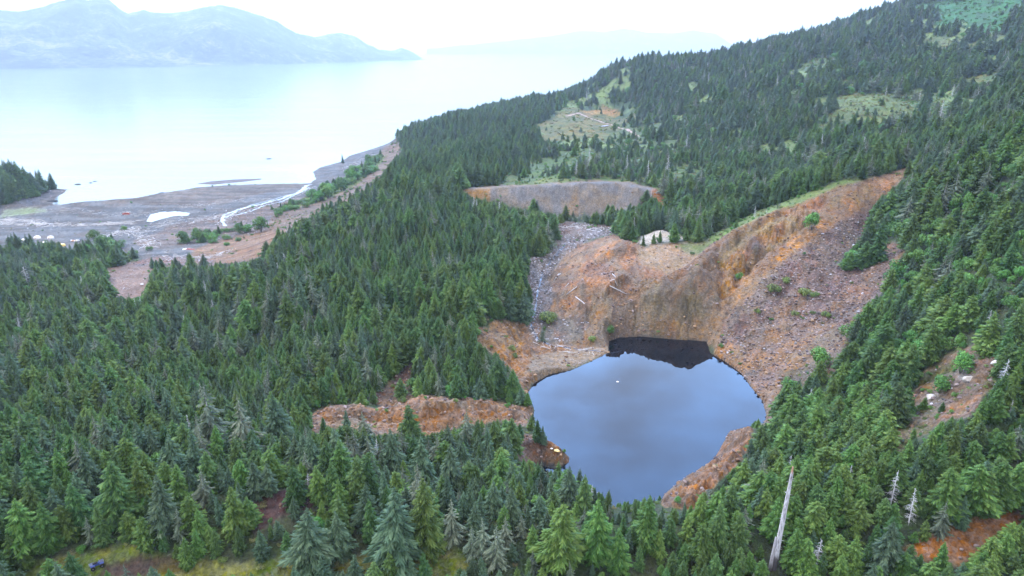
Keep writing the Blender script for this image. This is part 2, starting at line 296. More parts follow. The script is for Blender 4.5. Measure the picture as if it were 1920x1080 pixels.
# ------------------------------------------------------------------ ground zones (real surfaces of the place, plus the painted dark of a cave)
# (name, outline in the photo, colour a, colour b, tree density, shrub density, relief, rock density)
ZN = [
 ('forest', None, (.030,.048,.018), (.045,.052,.024), 1.0, .6, 0, 0),
 ('beach', [(-200,350),(0,352),(127,352),(300,355),(578,337),(583,316),(598,306),(640,297),(700,272),(745,256),(760,300),(700,352),(640,385),(570,420),(520,450),(500,485),(420,500),(370,480),(300,500),(255,480),(190,470),(120,480),(60,470),(-200,500)],
      (.21,.215,.23), (.26,.25,.25), 0, .01, .1, .15),
 ('spit', [(0,388),(30,375),(90,356),(140,350),(128,362),(104,385),(60,400),(0,402)], (.16,.14,.14), (.24,.21,.19), 0, 0, .3, .3),
 ('promontory', [(-300,330),(-100,330),(20,345),(60,352),(92,357),(70,366),(30,378),(-20,392),(-100,400),(-300,400)], (.035,.04,.02), (.05,.05,.03), 1.3, .5, 0, 0),
 ('mudflat', [(185,376),(360,352),(580,342),(585,352),(520,358),(450,372),(420,385),(300,384),(190,382)], (.22,.19,.175), (.29,.25,.225), 0, 0, .05, 0),
 ('algae', [(10,392),(85,389),(88,396),(40,402),(0,408)], (.13,.16,.06), (.13,.14,.09), 0, 0, 0, 0),
 ('wrack', [(280,440),(330,420),(420,400),(500,380),(560,372),(600,380),(560,410),(500,440),(420,450),(330,462),(270,470),(250,450)], (.24,.21,.205), (.33,.25,.21), 0, .04, .2, .5),
 ('pinkflat', [(195,505),(240,492),(290,488),(280,520),(282,548),(245,562),(205,555),(198,530)], (.30,.205,.17), (.36,.26,.22), 0, .02, .2, .2),
 ('pinkbench', [(500,442),(505,408),(560,384),(612,364),(655,345),(700,305),(740,268),(752,280),(705,345),(645,382),(570,412),(522,447)], (.28,.22,.185), (.36,.25,.175), .0, .28, .3, .3),
 ('pinklow', [(362,470),(400,453),(450,441),(512,430),(525,440),(500,475),(470,490),(400,494),(348,487)], (.36,.25,.19), (.42,.26,.16), 0, .04, .2, .2),
 ('stream_stones', [(255,488),(300,480),(360,482),(405,488),(400,498),(300,500),(245,500)], (.27,.24,.25), (.30,.16,.12), 0, .02, .4, 1.2),
 ('grass_shore', [(500,395),(560,380),(610,350),(660,335),(700,305),(725,290),(715,305),(670,345),(610,375),(545,392)], (.16,.20,.07), (.25,.24,.10), .2, .5, 0, 0),
 ('bog', [(1010,232),(1040,200),(1095,205),(1180,186),(1190,205),(1170,225),(1215,255),(1300,262),(1215,275),(1100,262),(1050,270),(1015,262)], (.20,.19,.07), (.30,.17,.06), .035, .25, .1, 0),
 ('orangebog', [(1078,214),(1095,200),(1130,188),(1183,189),(1183,206),(1160,212),(1110,208),(1092,218),(1080,224)], (.50,.20,.10), (.50,.27,.16), .03, .1, .2, 0),
 ('bogmeadow', [(940,330),(985,310),(1035,290),(1060,300),(1010,325),(1060,335),(1210,345),(1260,360),(1240,375),(1210,356),(1040,350),(950,352)], (.16,.19,.06), (.22,.21,.08), .06, .5, 0, 0),
 ('scrub_a', [(960,300),(1060,278),(1300,268),(1340,300),(1320,345),(1240,350),(960,335)], (.11,.155,.05), (.16,.19,.07), .55, .9, 0, 0),
 ('scrub_b', [(1480,150),(1600,140),(1740,160),(1810,215),(1750,255),(1640,262),(1540,245),(1470,200)], (.10,.15,.05), (.16,.19,.07), .6, .9, 0, 0),
 ('scrub_c', [(1440,110),(1560,75),(1640,95),(1720,60),(1780,85),(1700,130),(1600,125),(1480,140)], (.10,.145,.05), (.15,.18,.07), .7, .9, 0, 0),
 ('scrub_d', [(1740,120),(1840,115),(1925,110),(1925,165),(1800,170),(1750,150)], (.10,.15,.05), (.16,.19,.07), .7, .9, 0, 0),
 ('scrub_e', [(1180,215),(1260,225),(1320,262),(1240,275),(1160,262),(1150,240)], (.11,.15,.05), (.18,.18,.07), .55, .9, 0, 0),
 ('upmeadow', [(1535,192),(1600,172),(1670,180),(1730,205),(1725,228),(1660,240),(1590,240),(1540,220)], (.14,.18,.06), (.22,.21,.07), .10, .7, 0, 0),
 ('upmeadow2', [(1730,65),(1800,72),(1870,85),(1850,98),(1780,88),(1720,80)], (.16,.19,.07), (.26,.20,.09), .1, .5, 0, 0),
 ('upmeadow3', [(1800,135),(1880,128),(1885,150),(1815,155)], (.15,.18,.06), (.28,.19,.08), .06, .5, 0, 0),
 ('alpine', [(1700,20),(1770,0),(1925,-10),(1925,48),(1850,62),(1760,50)], (.035,.20,.045), (.06,.25,.055), .12, .5, 0, 0),
 ('damtop', [(868,352),(940,346),(1060,342),(1120,336),(1180,340),(1225,350),(1228,360),(870,362)], (.33,.24,.17), (.28,.25,.22), 0, 0, .1, .05),
 ('damface', [(870,354),(960,351),(1060,346),(1120,341),(1180,344),(1226,354),(1225,372),(1180,392),(1080,404),(990,394),(910,375)], (.235,.225,.235), (.30,.24,.19), 0, 0, .28, .1),
 ('damorange', [(868,356),(918,353),(915,376),(890,372)], (.42,.24,.10), (.36,.22,.11), 0, 0, .28, .1),
 ('damorange3', [(1052,404),(1070,370),(1080,358),(1086,372),(1082,404)], (.40,.27,.16), (.32,.24,.18), 0, 0, .28, .1),
 ('damorange2', [(1218,352),(1240,364),(1272,382),(1270,392),(1245,388),(1222,366)], (.44,.21,.11), (.40,.26,.17), 0, 0, .28, .2),
 ('creekbed', [(1036,425),(1060,416),(1100,418),(1160,424),(1140,440),(1110,448),(1085,465),(1050,490),(1030,520),(1035,560),(1025,600),(1010,625),(990,620),(985,590),(1000,560),(985,520),(985,490),(1020,480),(1045,455)],
      (.22,.195,.19), (.31,.28,.29), .0, .05, .9, 1.5),
 ('darkcreek', [(1048,420),(1080,416),(1085,428),(1060,442),(1045,436)], (.07,.045,.04), (.15,.09,.07), 0, 0, .8, 1),
 ('darkcreek2', [(1108,418),(1162,424),(1150,432),(1110,428)], (.08,.06,.06), (.13,.10,.10), 0, 0, .8, 1),
 ('darkcreek3', [(985,575),(1000,572),(1012,615),(1018,636),(1000,640),(988,618)], (.09,.07,.07), (.20,.17,.17), 0, 0, .8, 1.6),
 ('pit', [(1060,480),(1085,462),(1118,450),(1150,440),(1185,450),(1215,470),(1290,478),(1330,455),(1390,425),(1450,398),(1520,370),(1600,344),(1705,314),(1715,322),(1680,345),(1640,385),(1625,440),(1560,500),(1700,465),(1640,560),(1600,610),(1590,650),(1560,690),(1480,720),(1455,770),(1440,800),(1425,770),(1400,720),(1340,672),(1325,640),(1200,630),(1140,640),(1140,662),(1050,690),(1000,720),(985,745),(975,720),(960,690),(930,660),(893,640),(900,615),(940,600),(985,605),(1000,640),(1040,640),(1025,600),(1035,560),(1030,520)],
      (.36,.195,.10), (.30,.20,.13), 0, .01, .8, .35),
 ('pitorange', [(1060,480),(1085,464),(1118,452),(1150,442),(1185,452),(1215,480),(1260,500),(1300,505),(1290,530),(1230,520),(1180,545),(1110,545),(1075,520)], (.52,.26,.14), (.42,.25,.16), 0, 0, .5, .15),
 ('pitpinkgrey', [(1085,500),(1140,485),(1180,520),(1150,530),(1100,520)], (.33,.22,.19), (.38,.21,.13), 0, 0, .4, .5),
 ('moundtan', [(1190,470),(1220,458),(1300,455),(1320,465),(1290,498),(1230,505),(1200,495)], (.36,.27,.19), (.42,.29,.20), 0, .02, .3, .2),
 ('greymound', [(1192,456),(1210,440),(1240,431),(1270,438),(1285,450),(1250,452),(1210,458)], (.60,.52,.44), (.68,.62,.55), 0, 0, .1, .1),
 ('mossybank', [(1270,462),(1300,452),(1335,452),(1320,472),(1290,476)], (.20,.23,.10), (.30,.27,.18), 0, .2, .1, 0),
 ('olivewall', [(1200,560),(1230,530),(1300,518),(1345,490),(1375,462),(1385,490),(1350,545),(1350,590),(1280,605),(1220,600)], (.235,.19,.115), (.19,.15,.095), 0, 0, .8, .1),
 ('tanbase', [(1050,560),(1130,540),(1200,560),(1225,600),(1330,600),(1360,640),(1330,640),(1200,628),(1140,630),(1060,600)], (.31,.225,.15), (.36,.21,.11), 0, .02, 1.2, .6),
 ('darkgrey', [(1030,590),(1060,600),(1100,600),(1095,640),(1060,650),(1020,635)], (.22,.185,.16), (.17,.155,.15), 0, .02, .5, .5),
 ('redwall', [(1035,520),(1075,520),(1110,560),(1100,590),(1060,575),(1035,560)], (.38,.20,.12), (.26,.21,.17), 0, 0, .9, .3),
 ('crag', [(1340,490),(1380,440),(1450,402),(1520,375),(1560,365),(1530,410),(1480,445),(1420,485),(1385,530),(1350,560)], (.50,.31,.13), (.38,.20,.13), 0, .01, 2.8, .3),
 ('cragtan', [(1345,462),(1400,430),(1470,402),(1490,412),(1430,430),(1380,470),(1350,490)], (.31,.25,.16), (.36,.25,.13), 0, 0, .8, .1),
 ('cave', [(1402,449),(1410,445),(1421,448),(1426,458),(1418,466),(1408,462)], (.03,.022,.018), (.06,.04,.03), 0, 0, 1, 0),  # shade of the mine mouth painted as dark ground colour; no hole is cut
 ('orangechute', [(1360,555),(1430,490),(1530,420),(1620,365),(1705,316),(1712,324),(1650,360),(1560,425),(1470,490),(1400,560),(1350,600),(1335,640),(1320,600)], (.62,.30,.12), (.52,.29,.14), 0, .01, .4, .3),
 ('redgrass', [(1560,380),(1640,345),(1705,314),(1700,330),(1640,370),(1590,400),(1555,420)], (.36,.16,.09), (.33,.20,.11), 0, .05, .4, .4),
 ('scree', [(1400,560),(1470,490),(1560,425),(1640,390),(1625,440),(1560,500),(1640,490),(1690,468),(1640,560),(1600,600),(1592,640),(1540,640),(1460,640),(1400,665),(1345,640),(1360,600)], (.30,.225,.215), (.22,.15,.145), 0, .10, .8, 2.4),
 ('screelow', [(1345,650),(1400,640),(1480,600),(1560,600),(1590,650),(1540,690),(1460,730),(1440,765),(1400,712)], (.38,.235,.14), (.31,.215,.175), 0, .04, .4, 1.4),
 ('darkscree', [(1460,700),(1530,670),(1600,640),(1640,640),(1600,690),(1520,720),(1460,745)], (.13,.11,.07), (.19,.14,.10), 0, .6, .6, 1.0),
 ('leftbluff', [(893,640),(900,615),(940,600),(975,610),(985,650),(960,680),(930,665)], (.42,.23,.10), (.34,.22,.13), 0, .03, 1.0, .4),
 ('pondbench', [(1000,660),(1140,650),(1140,664),(1060,695),(1010,715),(985,700)], (.30,.235,.18), (.34,.25,.18), 0, 0, .15, .4),
 ('orangeridge', [(572,785),(600,768),(650,758),(700,765),(740,752),(800,742),(860,745),(920,752),(985,765),(1003,768),(985,800),(950,785),(900,790),(850,800),(800,815),(760,810),(700,815),(640,800),(590,812)], (.36,.19,.10), (.34,.215,.15), 0, .02, .9, .5),
 ('brownwash', [(700,742),(735,712),(755,690),(770,680),(770,730),(740,765),(715,770)], (.19,.115,.09), (.15,.09,.075), 0, .02, .5, .6),
 ('spitpond', [(965,835),(985,815),(1020,828),(1050,838),(1072,856),(1070,874),(1010,868),(975,862)], (.20,.15,.13), (.26,.14,.09), 0, .02, .5, 1.0),
 ('rightcliff', [(1360,795),(1418,796),(1412,830),(1380,875),(1330,915),(1290,955),(1240,950),(1240,920),(1340,860)], (.50,.235,.105), (.34,.18,.10), 0, .02, 2.0, .5),
 ('lakesideR', [(1420,735),(1455,730),(1465,770),(1445,800),(1432,798)], (.32,.25,.2), (.3,.2,.14), 0, 0, .3, .5),
 ('purple', [(470,945),(500,925),(560,918),(600,930),(590,955),(540,965),(500,985),(478,1000)], (.11,.065,.07), (.14,.085,.08), .05, .15, .3, .3),
 ('grassbank', [(-50,1095),(60,1065),(150,1040),(230,1015),(280,1040),(420,1055),(560,1048),(700,1045),(860,1030),(890,1060),(850,1100),(400,1110)], (.15,.20,.05), (.25,.235,.08), .0, .35, .1, 0),
 ('mudbank', [(190,1062),(260,1045),(350,1048),(340,1070),(250,1090),(180,1090)], (.12,.085,.075), (.16,.13,.06), 0, .1, .2, 0),
 ('redsoil', [(1690,1030),(1740,1010),(1800,980),(1860,965),(1925,945),(1925,985),(1860,1010),(1840,1050),(1790,1060),(1730,1040)], (.44,.225,.125), (.36,.20,.12), 0, .06, .2, .2),
 ('bareright', [(1665,835),(1690,790),(1710,745),(1730,700),(1780,665),(1830,650),(1860,670),(1880,700),(1850,740),(1820,780),(1770,790),(1720,820),(1690,850)], (.30,.18,.13), (.15,.17,.07), .06, 1.0, 1.0, .4),
 ('whiterock', [(1735,740),(1760,738),(1775,750),(1755,765),(1732,758)], (.55,.50,.44), (.30,.19,.15), 0, 0, .6, .8),
 ('whiterock2', [(1800,700),(1820,698),(1835,715),(1820,730),(1805,722)], (.50,.46,.42), (.28,.17,.13), 0, 0, .6, .8),
 ('gullyR', [(1635,455),(1690,462),(1640,490),(1600,505),(1620,475)], (.25,.17,.15), (.2,.13,.1), 0, .1, .5, 1),
 ('grassrim', [(1330,450),(1400,405),(1480,375),(1600,335),(1650,322),(1600,343),(1450,396),(1380,428),(1335,458)], (.15,.21,.06), (.19,.22,.08), .04, .5, 0, 0),
]
wx = GX + (fbm(GX/11, GY/11, 3, 61)-.5)*9*amp; wy = GY + (fbm(GX/11, GY/11, 3, 71)-.5)*9*amp
wx += (fbm(GX/2.7, GY/2.7, 2, 62)-.5)*2.4; wy += (fbm(GX/2.7, GY/2.7, 2, 72)-.5)*2.4
fw_ = sstep(GY, 760, 1000)*sstep(GX, -170, -20); wx += (fbm(GX/55, GY/70, 4, 411)-.5)*130*fw_; wy += (fbm(GX/55, GY/70, 4, 421)-.5)*190*fw_
wx += (fbm(GX/14, GY/18, 3, 431)-.5)*45*fw_
zone = np.zeros(GX.shape, np.int16)
zpolys = {}
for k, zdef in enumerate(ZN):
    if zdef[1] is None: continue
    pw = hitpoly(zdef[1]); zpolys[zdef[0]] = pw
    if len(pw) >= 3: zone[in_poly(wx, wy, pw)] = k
under = (~LAND) | PIN
tab_a = np.array([z[2] for z in ZN]); tab_b = np.array([z[3] for z in ZN])
tab_t = np.array([z[4] for z in ZN]); tab_s = np.array([z[5] for z in ZN]); tab_r = np.array([z[6] for z in ZN]); tab_k = np.array([z[7] for z in ZN])
def blur(a, k=1):
    for _ in range(k):
        a = (a + np.roll(a, 1, 0) + np.roll(a, -1, 0) + np.roll(a, 1, 1) + np.roll(a, -1, 1))/5
    return a
mixn = sstep(fbm(GX/8, GY/8, 5, 81, .62), .38, .62)[..., None]
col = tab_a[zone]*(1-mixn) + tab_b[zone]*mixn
for c in range(3): col[..., c] = blur(col[..., c], 2)
spk = fbm(GX/1.6, GY/1.6, 3, 91, .7)
big = fbm(GX/22, GY/22, 3, 95)
far_ = sstep(GY, 500, 800)[..., None]*(zone == 0)[..., None]
col = col*(1-far_) + far_*(np.array([.035,.06,.022]) + np.array([.065,.075,.015])*sstep(fbm(GX/48, GY/60, 3, 301) + .05*(fbm(GX/12, GY/12, 3, 97)-.5), .50, .60)[..., None])
veg = np.isin(zone, [i_ for i_, z_ in enumerate(ZN) if any(w in z_[0] for w in ('bog', 'meadow', 'scrub', 'grass', 'alpine', 'algae', 'forest', 'promontory'))])
rockm = (~veg)[..., None]; lum = .49 - .05*(GY > 560)[..., None]
vd = np.isin(zone, [i_ for i_, z_ in enumerate(ZN) if any(w in z_[0] for w in ('bog', 'meadow', 'scrub', 'alpine', 'grass'))])[..., None]
farv = sstep(GY, 600, 750)[..., None]; mot = sstep(fbm(GX/16, GY/20, 4, 451, .6), .44, .58)[..., None]
col = np.where(vd, col*(np.array([.60,.62,.48])*(1-farv) + np.array([.42,.49,.25])*farv), col)
col = np.where(vd & (farv > 0), col*(1-.55*mot*farv) + np.array([.035,.055,.018])*.55*mot*farv, col)
alp = (zone == [z_[0] for z_ in ZN].index('alpine'))[..., None]; col = np.where(alp, col*.75, col)
gr_ = col.mean(-1, keepdims=True); sat_ = np.clip(gr_ + (col-gr_)*1.22, .01, 1)
col = np.where(rockm, sat_*lum*np.array([1.0,.98,.92]), col)
bz_ = np.isin(zone, [i_ for i_, z_ in enumerate(ZN) if z_[0] in ('beach', 'mudflat', 'wrack', 'spit', 'pinkbench', 'pinklow')])[..., None]
bs_ = sstep(fbm(GX/42, (GY-.12*GX)/5.5, 4, 401), .42, .62)[..., None]; bs2_ = sstep(fbm(GX/18, GY/9, 4, 403), .5, .64)[..., None]
col = np.where(bz_, col*(1-.38*bs_)*(1-.3*bs2_*np.array([.4,.8,1.1])), col)
col *= (.60 + .80*spk)[..., None]*(.78+.44*big)[..., None]
# reddish / yellowish mineral streaks where the rock is bare
bare = blur(np.where(tab_r[zone] > .3, 1.0, 0.0), 2)
st = sstep(fbm(GX/3.1+GY/20, GY/11, 4, 101), .52, .68)[..., None]*bare[..., None]
col = col*(1-.22*st) + np.array([.24,.11,.045])*.22*st
st2 = sstep(fbm(GX/2.3, GY/4.0, 4, 111), .60, .72)[..., None]*bare[..., None]
col = col*(1-.5*st2) + np.array([.085,.06,.05])*.5*st2
pt = sstep(fbm(GX/13, GY/16, 4, 151), .50, .60)[..., None]*bare[..., None]; col = col*(1-.45*pt) + np.array([.11,.085,.055])*.45*pt
pt = sstep(fbm(GX/10, GY/14, 4, 161), .54, .64)[..., None]*bare[..., None]; col = col*(1-.4*pt) + np.array([.13,.095,.08])*.4*pt
_pa = np.arctan2(GX-33, GY-262)*75
for sd_, thr, cc_, am_ in ((195, .56, (.23,.105,.04), .38), (197, .55, (.075,.055,.042), .5), (199, .58, (.17,.135,.09), .35)):
    sk_ = sstep(fbm(_pa/4.2 + fbm(GX/12, GY/12, 3, sd_)*2, PD/38, 4, sd_+40), thr, thr+.09)[..., None]*bare[..., None]*(PD < 125)[..., None]
    col = col*(1-am_*sk_) + np.array(cc_)*am_*sk_
crk = sstep(ridged(GX/5.2+fbm(GX/9, GY/9, 3, 5)*2, GY/11, 4, 171), .74, .9)[..., None]*bare[..., None]; col = col*(1-.5*crk)
col[under] = np.where(PIN[under][:, None], np.array([[.03,.03,.03]]), np.array([[.2,.22,.2]]))
rel = blur(tab_r[zone].astype(float), 3)*np.where(PIN, 0, sstep(PD, .5, 6))*np.where(LAND, 1, 0)
pang = np.arctan2(GX-33, GY-262)*75
gully = ridged(pang/7.5 + fbm(GX/14, GY/14, 3, 181)*1.6, PD/60, 4, 191)
nearp = sstep(PD, 120, 70)*(~PIN)
Z = Z + rel*((ridged(GX/6.5, GY/9, 4, 121)-.55)*3.2 + (fbm(GX/2.2, GY/2.2, 3, 131)-.5)*1.9) - rel*nearp*sstep(PD, 2, 16)*sstep(gully, .5, .95)*2.6
craw = blur(np.where(zone == [z[0] for z in ZN].index('crag'), 1.0, 0.0), 4)
gul = ridged((GX*.9+GY*.43)/7.5, (GY*.9-GX*.43)/30, 3, 141)
Z = Z - craw*sstep(gul, .45, .9)*5.5
Z = np.where(PIN, Z, np.where(PD < 60, np.maximum(Z, POND_Z+.1), Z))

# flat pool on the beach
pool_px = [(275,416),(283,402),(300,396),(330,395),(356,398),(352,404),(325,405),(305,410),(285,417)]
ph = hitpoly(pool_px); pcx = np.mean([p[0] for p in ph]); pcy = np.mean([p[1] for p in ph]); pool_z = float(zat(pcx, pcy))+.1
Z = np.where(in_poly(GX, GY, ph), pool_z-.4, Z)

# ------------------------------------------------------------------ materials
def mat(name): 
    m = bpy.data.materials.new(name); m.use_nodes = True; t = m.node_tree
    return m, t, t.nodes['Principled BSDF']
def ramp(t, src, stops, interp='LINEAR'):
    r = N(t, 'ShaderNodeValToRGB'); r.color_ramp.interpolation = interp
    el = r.color_ramp.elements
    while len(el) < len(stops): el.new(.5)
    for e, (p, c) in zip(el, stops): e.position = p; e.color = (*c, 1) if len(c) == 3 else c
    t.links.new(src, r.inputs[0]); return r
def noise(t, vec, scale, detail=4, rough=.55):
    n_ = N(t, 'ShaderNodeTexNoise'); n_.inputs['Scale'].default_value = scale; n_.inputs['Detail'].default_value = detail; n_.inputs['Roughness'].default_value = rough
    if vec: t.links.new(vec, n_.inputs['Vector'])
    return n_
def simple(name, colr, rough=.8, var=.25, scale=2.0, metal=0.0, bump=0.0):
    m, t, b = mat(name); c = N(t, 'ShaderNodeTexCoord')
    n_ = noise(t, c.outputs['Object'], scale, 5, .6)
    lo = tuple(max(0, x*(1-var)) for x in colr); hi = tuple(min(1, x*(1+var)) for x in colr)
    r = ramp(t, n_.outputs['Fac'], [(.3, lo), (.7, hi)])
    t.links.new(r.outputs[0], b.inputs['Base Color']); b.inputs['Roughness'].default_value = rough; b.inputs['Metallic'].default_value = metal
    if bump:
        bp = N(t, 'ShaderNodeBump'); bp.inputs['Strength'].default_value = bump; t.links.new(n_.outputs['Fac'], bp.inputs['Height']); t.links.new(bp.outputs[0], b.inputs['Normal'])
    return m
# ground
mg, t, b = mat('ground'); va = N(t, 'ShaderNodeVertexColor', layer_name='albedo')
geo = N(t, 'ShaderNodeNewGeometry')
n1 = noise(t, geo.outputs['Position'], .9, 6, .7); n2 = noise(t, geo.outputs['Position'], .16, 4, .6)
vor = N(t, 'ShaderNodeTexVoronoi'); vor.inputs['Scale'].default_value = .8; t.links.new(geo.outputs['Position'], vor.inputs['Vector'])
mr = N(t, 'ShaderNodeMapRange'); mr.inputs[1].default_value = .3; mr.inputs[2].default_value = .7; mr.inputs[3].default_value = .42; mr.inputs[4].default_value = 1.55
t.links.new(n1.outputs['Fac'], mr.inputs[0])
mr2 = N(t, 'ShaderNodeMapRange'); mr2.inputs[1].default_value = .3; mr2.inputs[2].default_value = .7; mr2.inputs[3].default_value = .85; mr2.inputs[4].default_value = 1.15
t.links.new(n2.outputs['Fac'], mr2.inputs[0])
mm = N(t, 'ShaderNodeMath', operation='MULTIPLY'); t.links.new(mr.outputs[0], mm.inputs[0]); t.links.new(mr2.outputs[0], mm.inputs[1])
sc = N(t, 'ShaderNodeVectorMath', operation='SCALE'); t.links.new(va.outputs['Color'], sc.inputs[0]); t.links.new(mm.outputs[0], sc.inputs['Scale'])
hsv = N(t, 'ShaderNodeHueSaturation'); mr3 = N(t, 'ShaderNodeMapRange'); mr3.inputs[1].default_value = 0; mr3.inputs[2].default_value = 1; mr3.inputs[3].default_value = .75; mr3.inputs[4].default_value = 1.25
sepc = N(t, 'ShaderNodeSeparateColor'); t.links.new(vor.outputs['Color'], sepc.inputs[0]); t.links.new(sepc.outputs[0], mr3.inputs[0])
t.links.new(mr3.outputs[0], hsv.inputs['Saturation']); t.links.new(sc.outputs[0], hsv.inputs['Color'])
t.links.new(hsv.outputs[0], b.inputs['Base Color']); b.inputs['Roughness'].default_value = .92; b.inputs['Specular IOR Level'].default_value = .25
bp = N(t, 'ShaderNodeBump'); bp.inputs['Strength'].default_value = .9; bp.inputs['Distance'].default_value = .9
t.links.new(n1.outputs['Fac'], bp.inputs['Height']); t.links.new(bp.outputs[0], b.inputs['Normal'])

# terrain mesh
nI = len(th); me = bpy.data.meshes.new('ground')
V = np.stack([GX, GY, Z], -1).reshape(-1, 3).astype(np.float32)
idx = np.arange(NR*nI).reshape(NR, nI)
Q = np.stack([idx[:-1, :-1], idx[:-1, 1:], idx[1:, 1:], idx[1:, :-1]], -1).reshape(-1, 4).astype(np.int32)
me.vertices.add(len(V)); me.vertices.foreach_set('co', V.ravel())
me.loops.add(Q.size); me.loops.foreach_set('vertex_index', Q.ravel())
me.polygons.add(len(Q)); me.polygons.foreach_set('loop_start', np.arange(0, Q.size, 4, dtype=np.int32)); me.polygons.foreach_set('loop_total', np.full(len(Q), 4, np.int32))
me.update(calc_edges=True)
ca_ = me.color_attributes.new('albedo', 'FLOAT_COLOR', 'POINT')
C4 = np.ones((len(V), 4), np.float32); C4[:, :3] = np.clip(col, 0, 1).reshape(-1, 3); ca_.data.foreach_set('color', C4.ravel())
me.materials.append(mg); me.shade_smooth()
ground = bpy.data.objects.new('ground', me); scene.collection.objects.link(ground); tag(ground, kind='structure')

# waters
def water_mat(name, base, rough, bumpscale, bumpdist, ior=1.33, bstr=.3, stretch=1.0, spec=.5):
    m, t, b = mat(name); g = N(t, 'ShaderNodeNewGeometry'); mp_ = N(t, 'ShaderNodeMapping'); mp_.inputs['Scale'].default_value = (1, stretch, 1)
    t.links.new(g.outputs['Position'], mp_.inputs[0])
    n_ = noise(t, mp_.outputs[0], bumpscale, 4, .6)
    mp2_ = N(t, 'ShaderNodeMapping'); mp2_.inputs['Scale'].default_value = (.25, 1.6, 1); mp2_.inputs['Rotation'].default_value = (0, 0, -.12); t.links.new(g.outputs['Position'], mp2_.inputs[0])
    big_ = noise(t, mp2_.outputs[0], .006, 5, .6)
    lo = tuple(x*.75 for x in base); hi = tuple(min(1, x*1.2) for x in base)
    r = ramp(t, big_.outputs['Fac'], [(.35, lo), (.65, hi)])
    t.links.new(r.outputs[0], b.inputs['Base Color']); b.inputs['Roughness'].default_value = rough; b.inputs['IOR'].default_value = ior
    b.inputs['Specular IOR Level'].default_value = spec
    bp_ = N(t, 'ShaderNodeBump'); bp_.inputs['Strength'].default_value = bstr; bp_.inputs['Distance'].default_value = bumpdist
    t.links.new(n_.outputs['Fac'], bp_.inputs['Height']); t.links.new(bp_.outputs[0], b.inputs['Normal'])
    return m
m_sea = water_mat('sea_water', (.14,.185,.21), .12, .25, .15, 1.33, .5, 1.8)
m_pond = water_mat('pond_water', (.002,.003,.006), .015, .6, .012, 1.34, .16)
def grid_disc(name, z, r0, r1, m):
    vs = [(0, 0, z)]; fs = []; NA = 72
    rs = np.geomspace(r0, r1, 14)
    for r_ in rs:
        for a in range(NA): vs.append((r_*math.sin(a*2*math.pi/NA), r_*math.cos(a*2*math.pi/NA), z))
    for a in range(NA): fs.append((0, 1+(a+1) % NA, 1+a))
    for k in range(len(rs)-1):
        for a in range(NA):
            p = 1+k*NA; q = p+NA; a2 = (a+1) % NA
            fs.append((p+a, p+a2, q+a2, q+a))
    o = mesh_obj(name, vs, fs, m); tag(o, kind='structure'); return o
sea = grid_disc('sea', 0.0, 300, 35000, m_sea)
def sheet(name, poly, z, m, pad=0.0):
    cx = sum(p[0] for p in poly)/len(poly); cy = sum(p[1] for p in poly)/len(poly)
    vs = []
    for x, y in poly:
        d = math.hypot(x-cx, y-cy); k = 1+pad/d
        vs.append((cx+(x-cx)*k, cy+(y-cy)*k, z))
    o = mesh_obj(name, vs, [tuple(range(len(vs)))], m); tag(o, kind='structure'); return o
sheet('pond_water', pond_w, POND_Z, m_pond, 3.0)
m_pool = water_mat('pool_water', (.22,.27,.30), .1, .5, .02, 1.4, .2)
sheet('beach_pool', ph, pool_z-.08, m_pool, .6)
# streams: shallow draped ribbons
def ribbon(name, px, w0, w1, m, lift=.12, wob=.4):
    P = hitpoly(px); pts = []
    for i in range(len(P)-1):
        L = math.dist(P[i], P[i+1]); k = max(2, int(L/3))
        for j in range(k): f = j/k; pts.append((P[i][0]*(1-f)+P[i+1][0]*f, P[i][1]*(1-f)+P[i+1][1]*f))
    pts.append(P[-1]); vs = []; fs = []; nn = len(pts)
    for i, (x, y) in enumerate(pts):
        a = pts[max(0, i-1)]; c = pts[min(nn-1, i+1)]; dx, dy = c[0]-a[0], c[1]-a[1]; L = math.hypot(dx, dy)+1e-9
        f = i/(nn-1); w = (w0*(1-f)+w1*f)*(1+wob*(random.random()-.5)*2)
        sx = (random.random()-.5)*w*.5
        for s_ in (-1, -.33, .33, 1):
            X = x + (-dy/L)*(s_*w/2+sx); Yy = y + (dx/L)*(s_*w/2+sx)
            vs.append((X, Yy, max(.03, float(zat(X, Yy)))+lift))
        if i:
            for q in range(3): p = 4*(i-1)+q; fs.append((p, p+1, p+5, p+4))
    o = mesh_obj(name, vs, fs, m); tag(o, kind='structure'); return o
ribbon('stream_water', [(421,424),(416,412),(420,403),(450,392),(490,383),(530,372),(560,360),(582,346)], 4, 6, m_pool)
ribbon('stream_water', [(424,408),(445,396),(470,385),(505,376),(540,366)], 1.8, 2, m_pool)
ribbon('stream_water', [(440,404),(470,396),(500,384),(530,378),(552,366),(580,352)], 2, 3, m_pool)
m_creek = water_mat('creek_water', (.05,.05,.055), .12, .8, .05, 1.4, .4)
ribbon('creek_water', [(1060,458),(1040,480),(1018,510),(1008,545),(1004,580),(996,612),(1008,636),(1040,650),(1090,656),(1138,661)], .8, .6, m_creek, .15)
m_trk = simple('gravel_track', (.26,.175,.14), .9, .15, .3)
ribbon('gravel_track', [(1062,218),(1085,212),(1100,219),(1125,228),(1150,236),(1170,242),(1188,250),(1197,257)], 7, 6, m_trk, .25, .2)
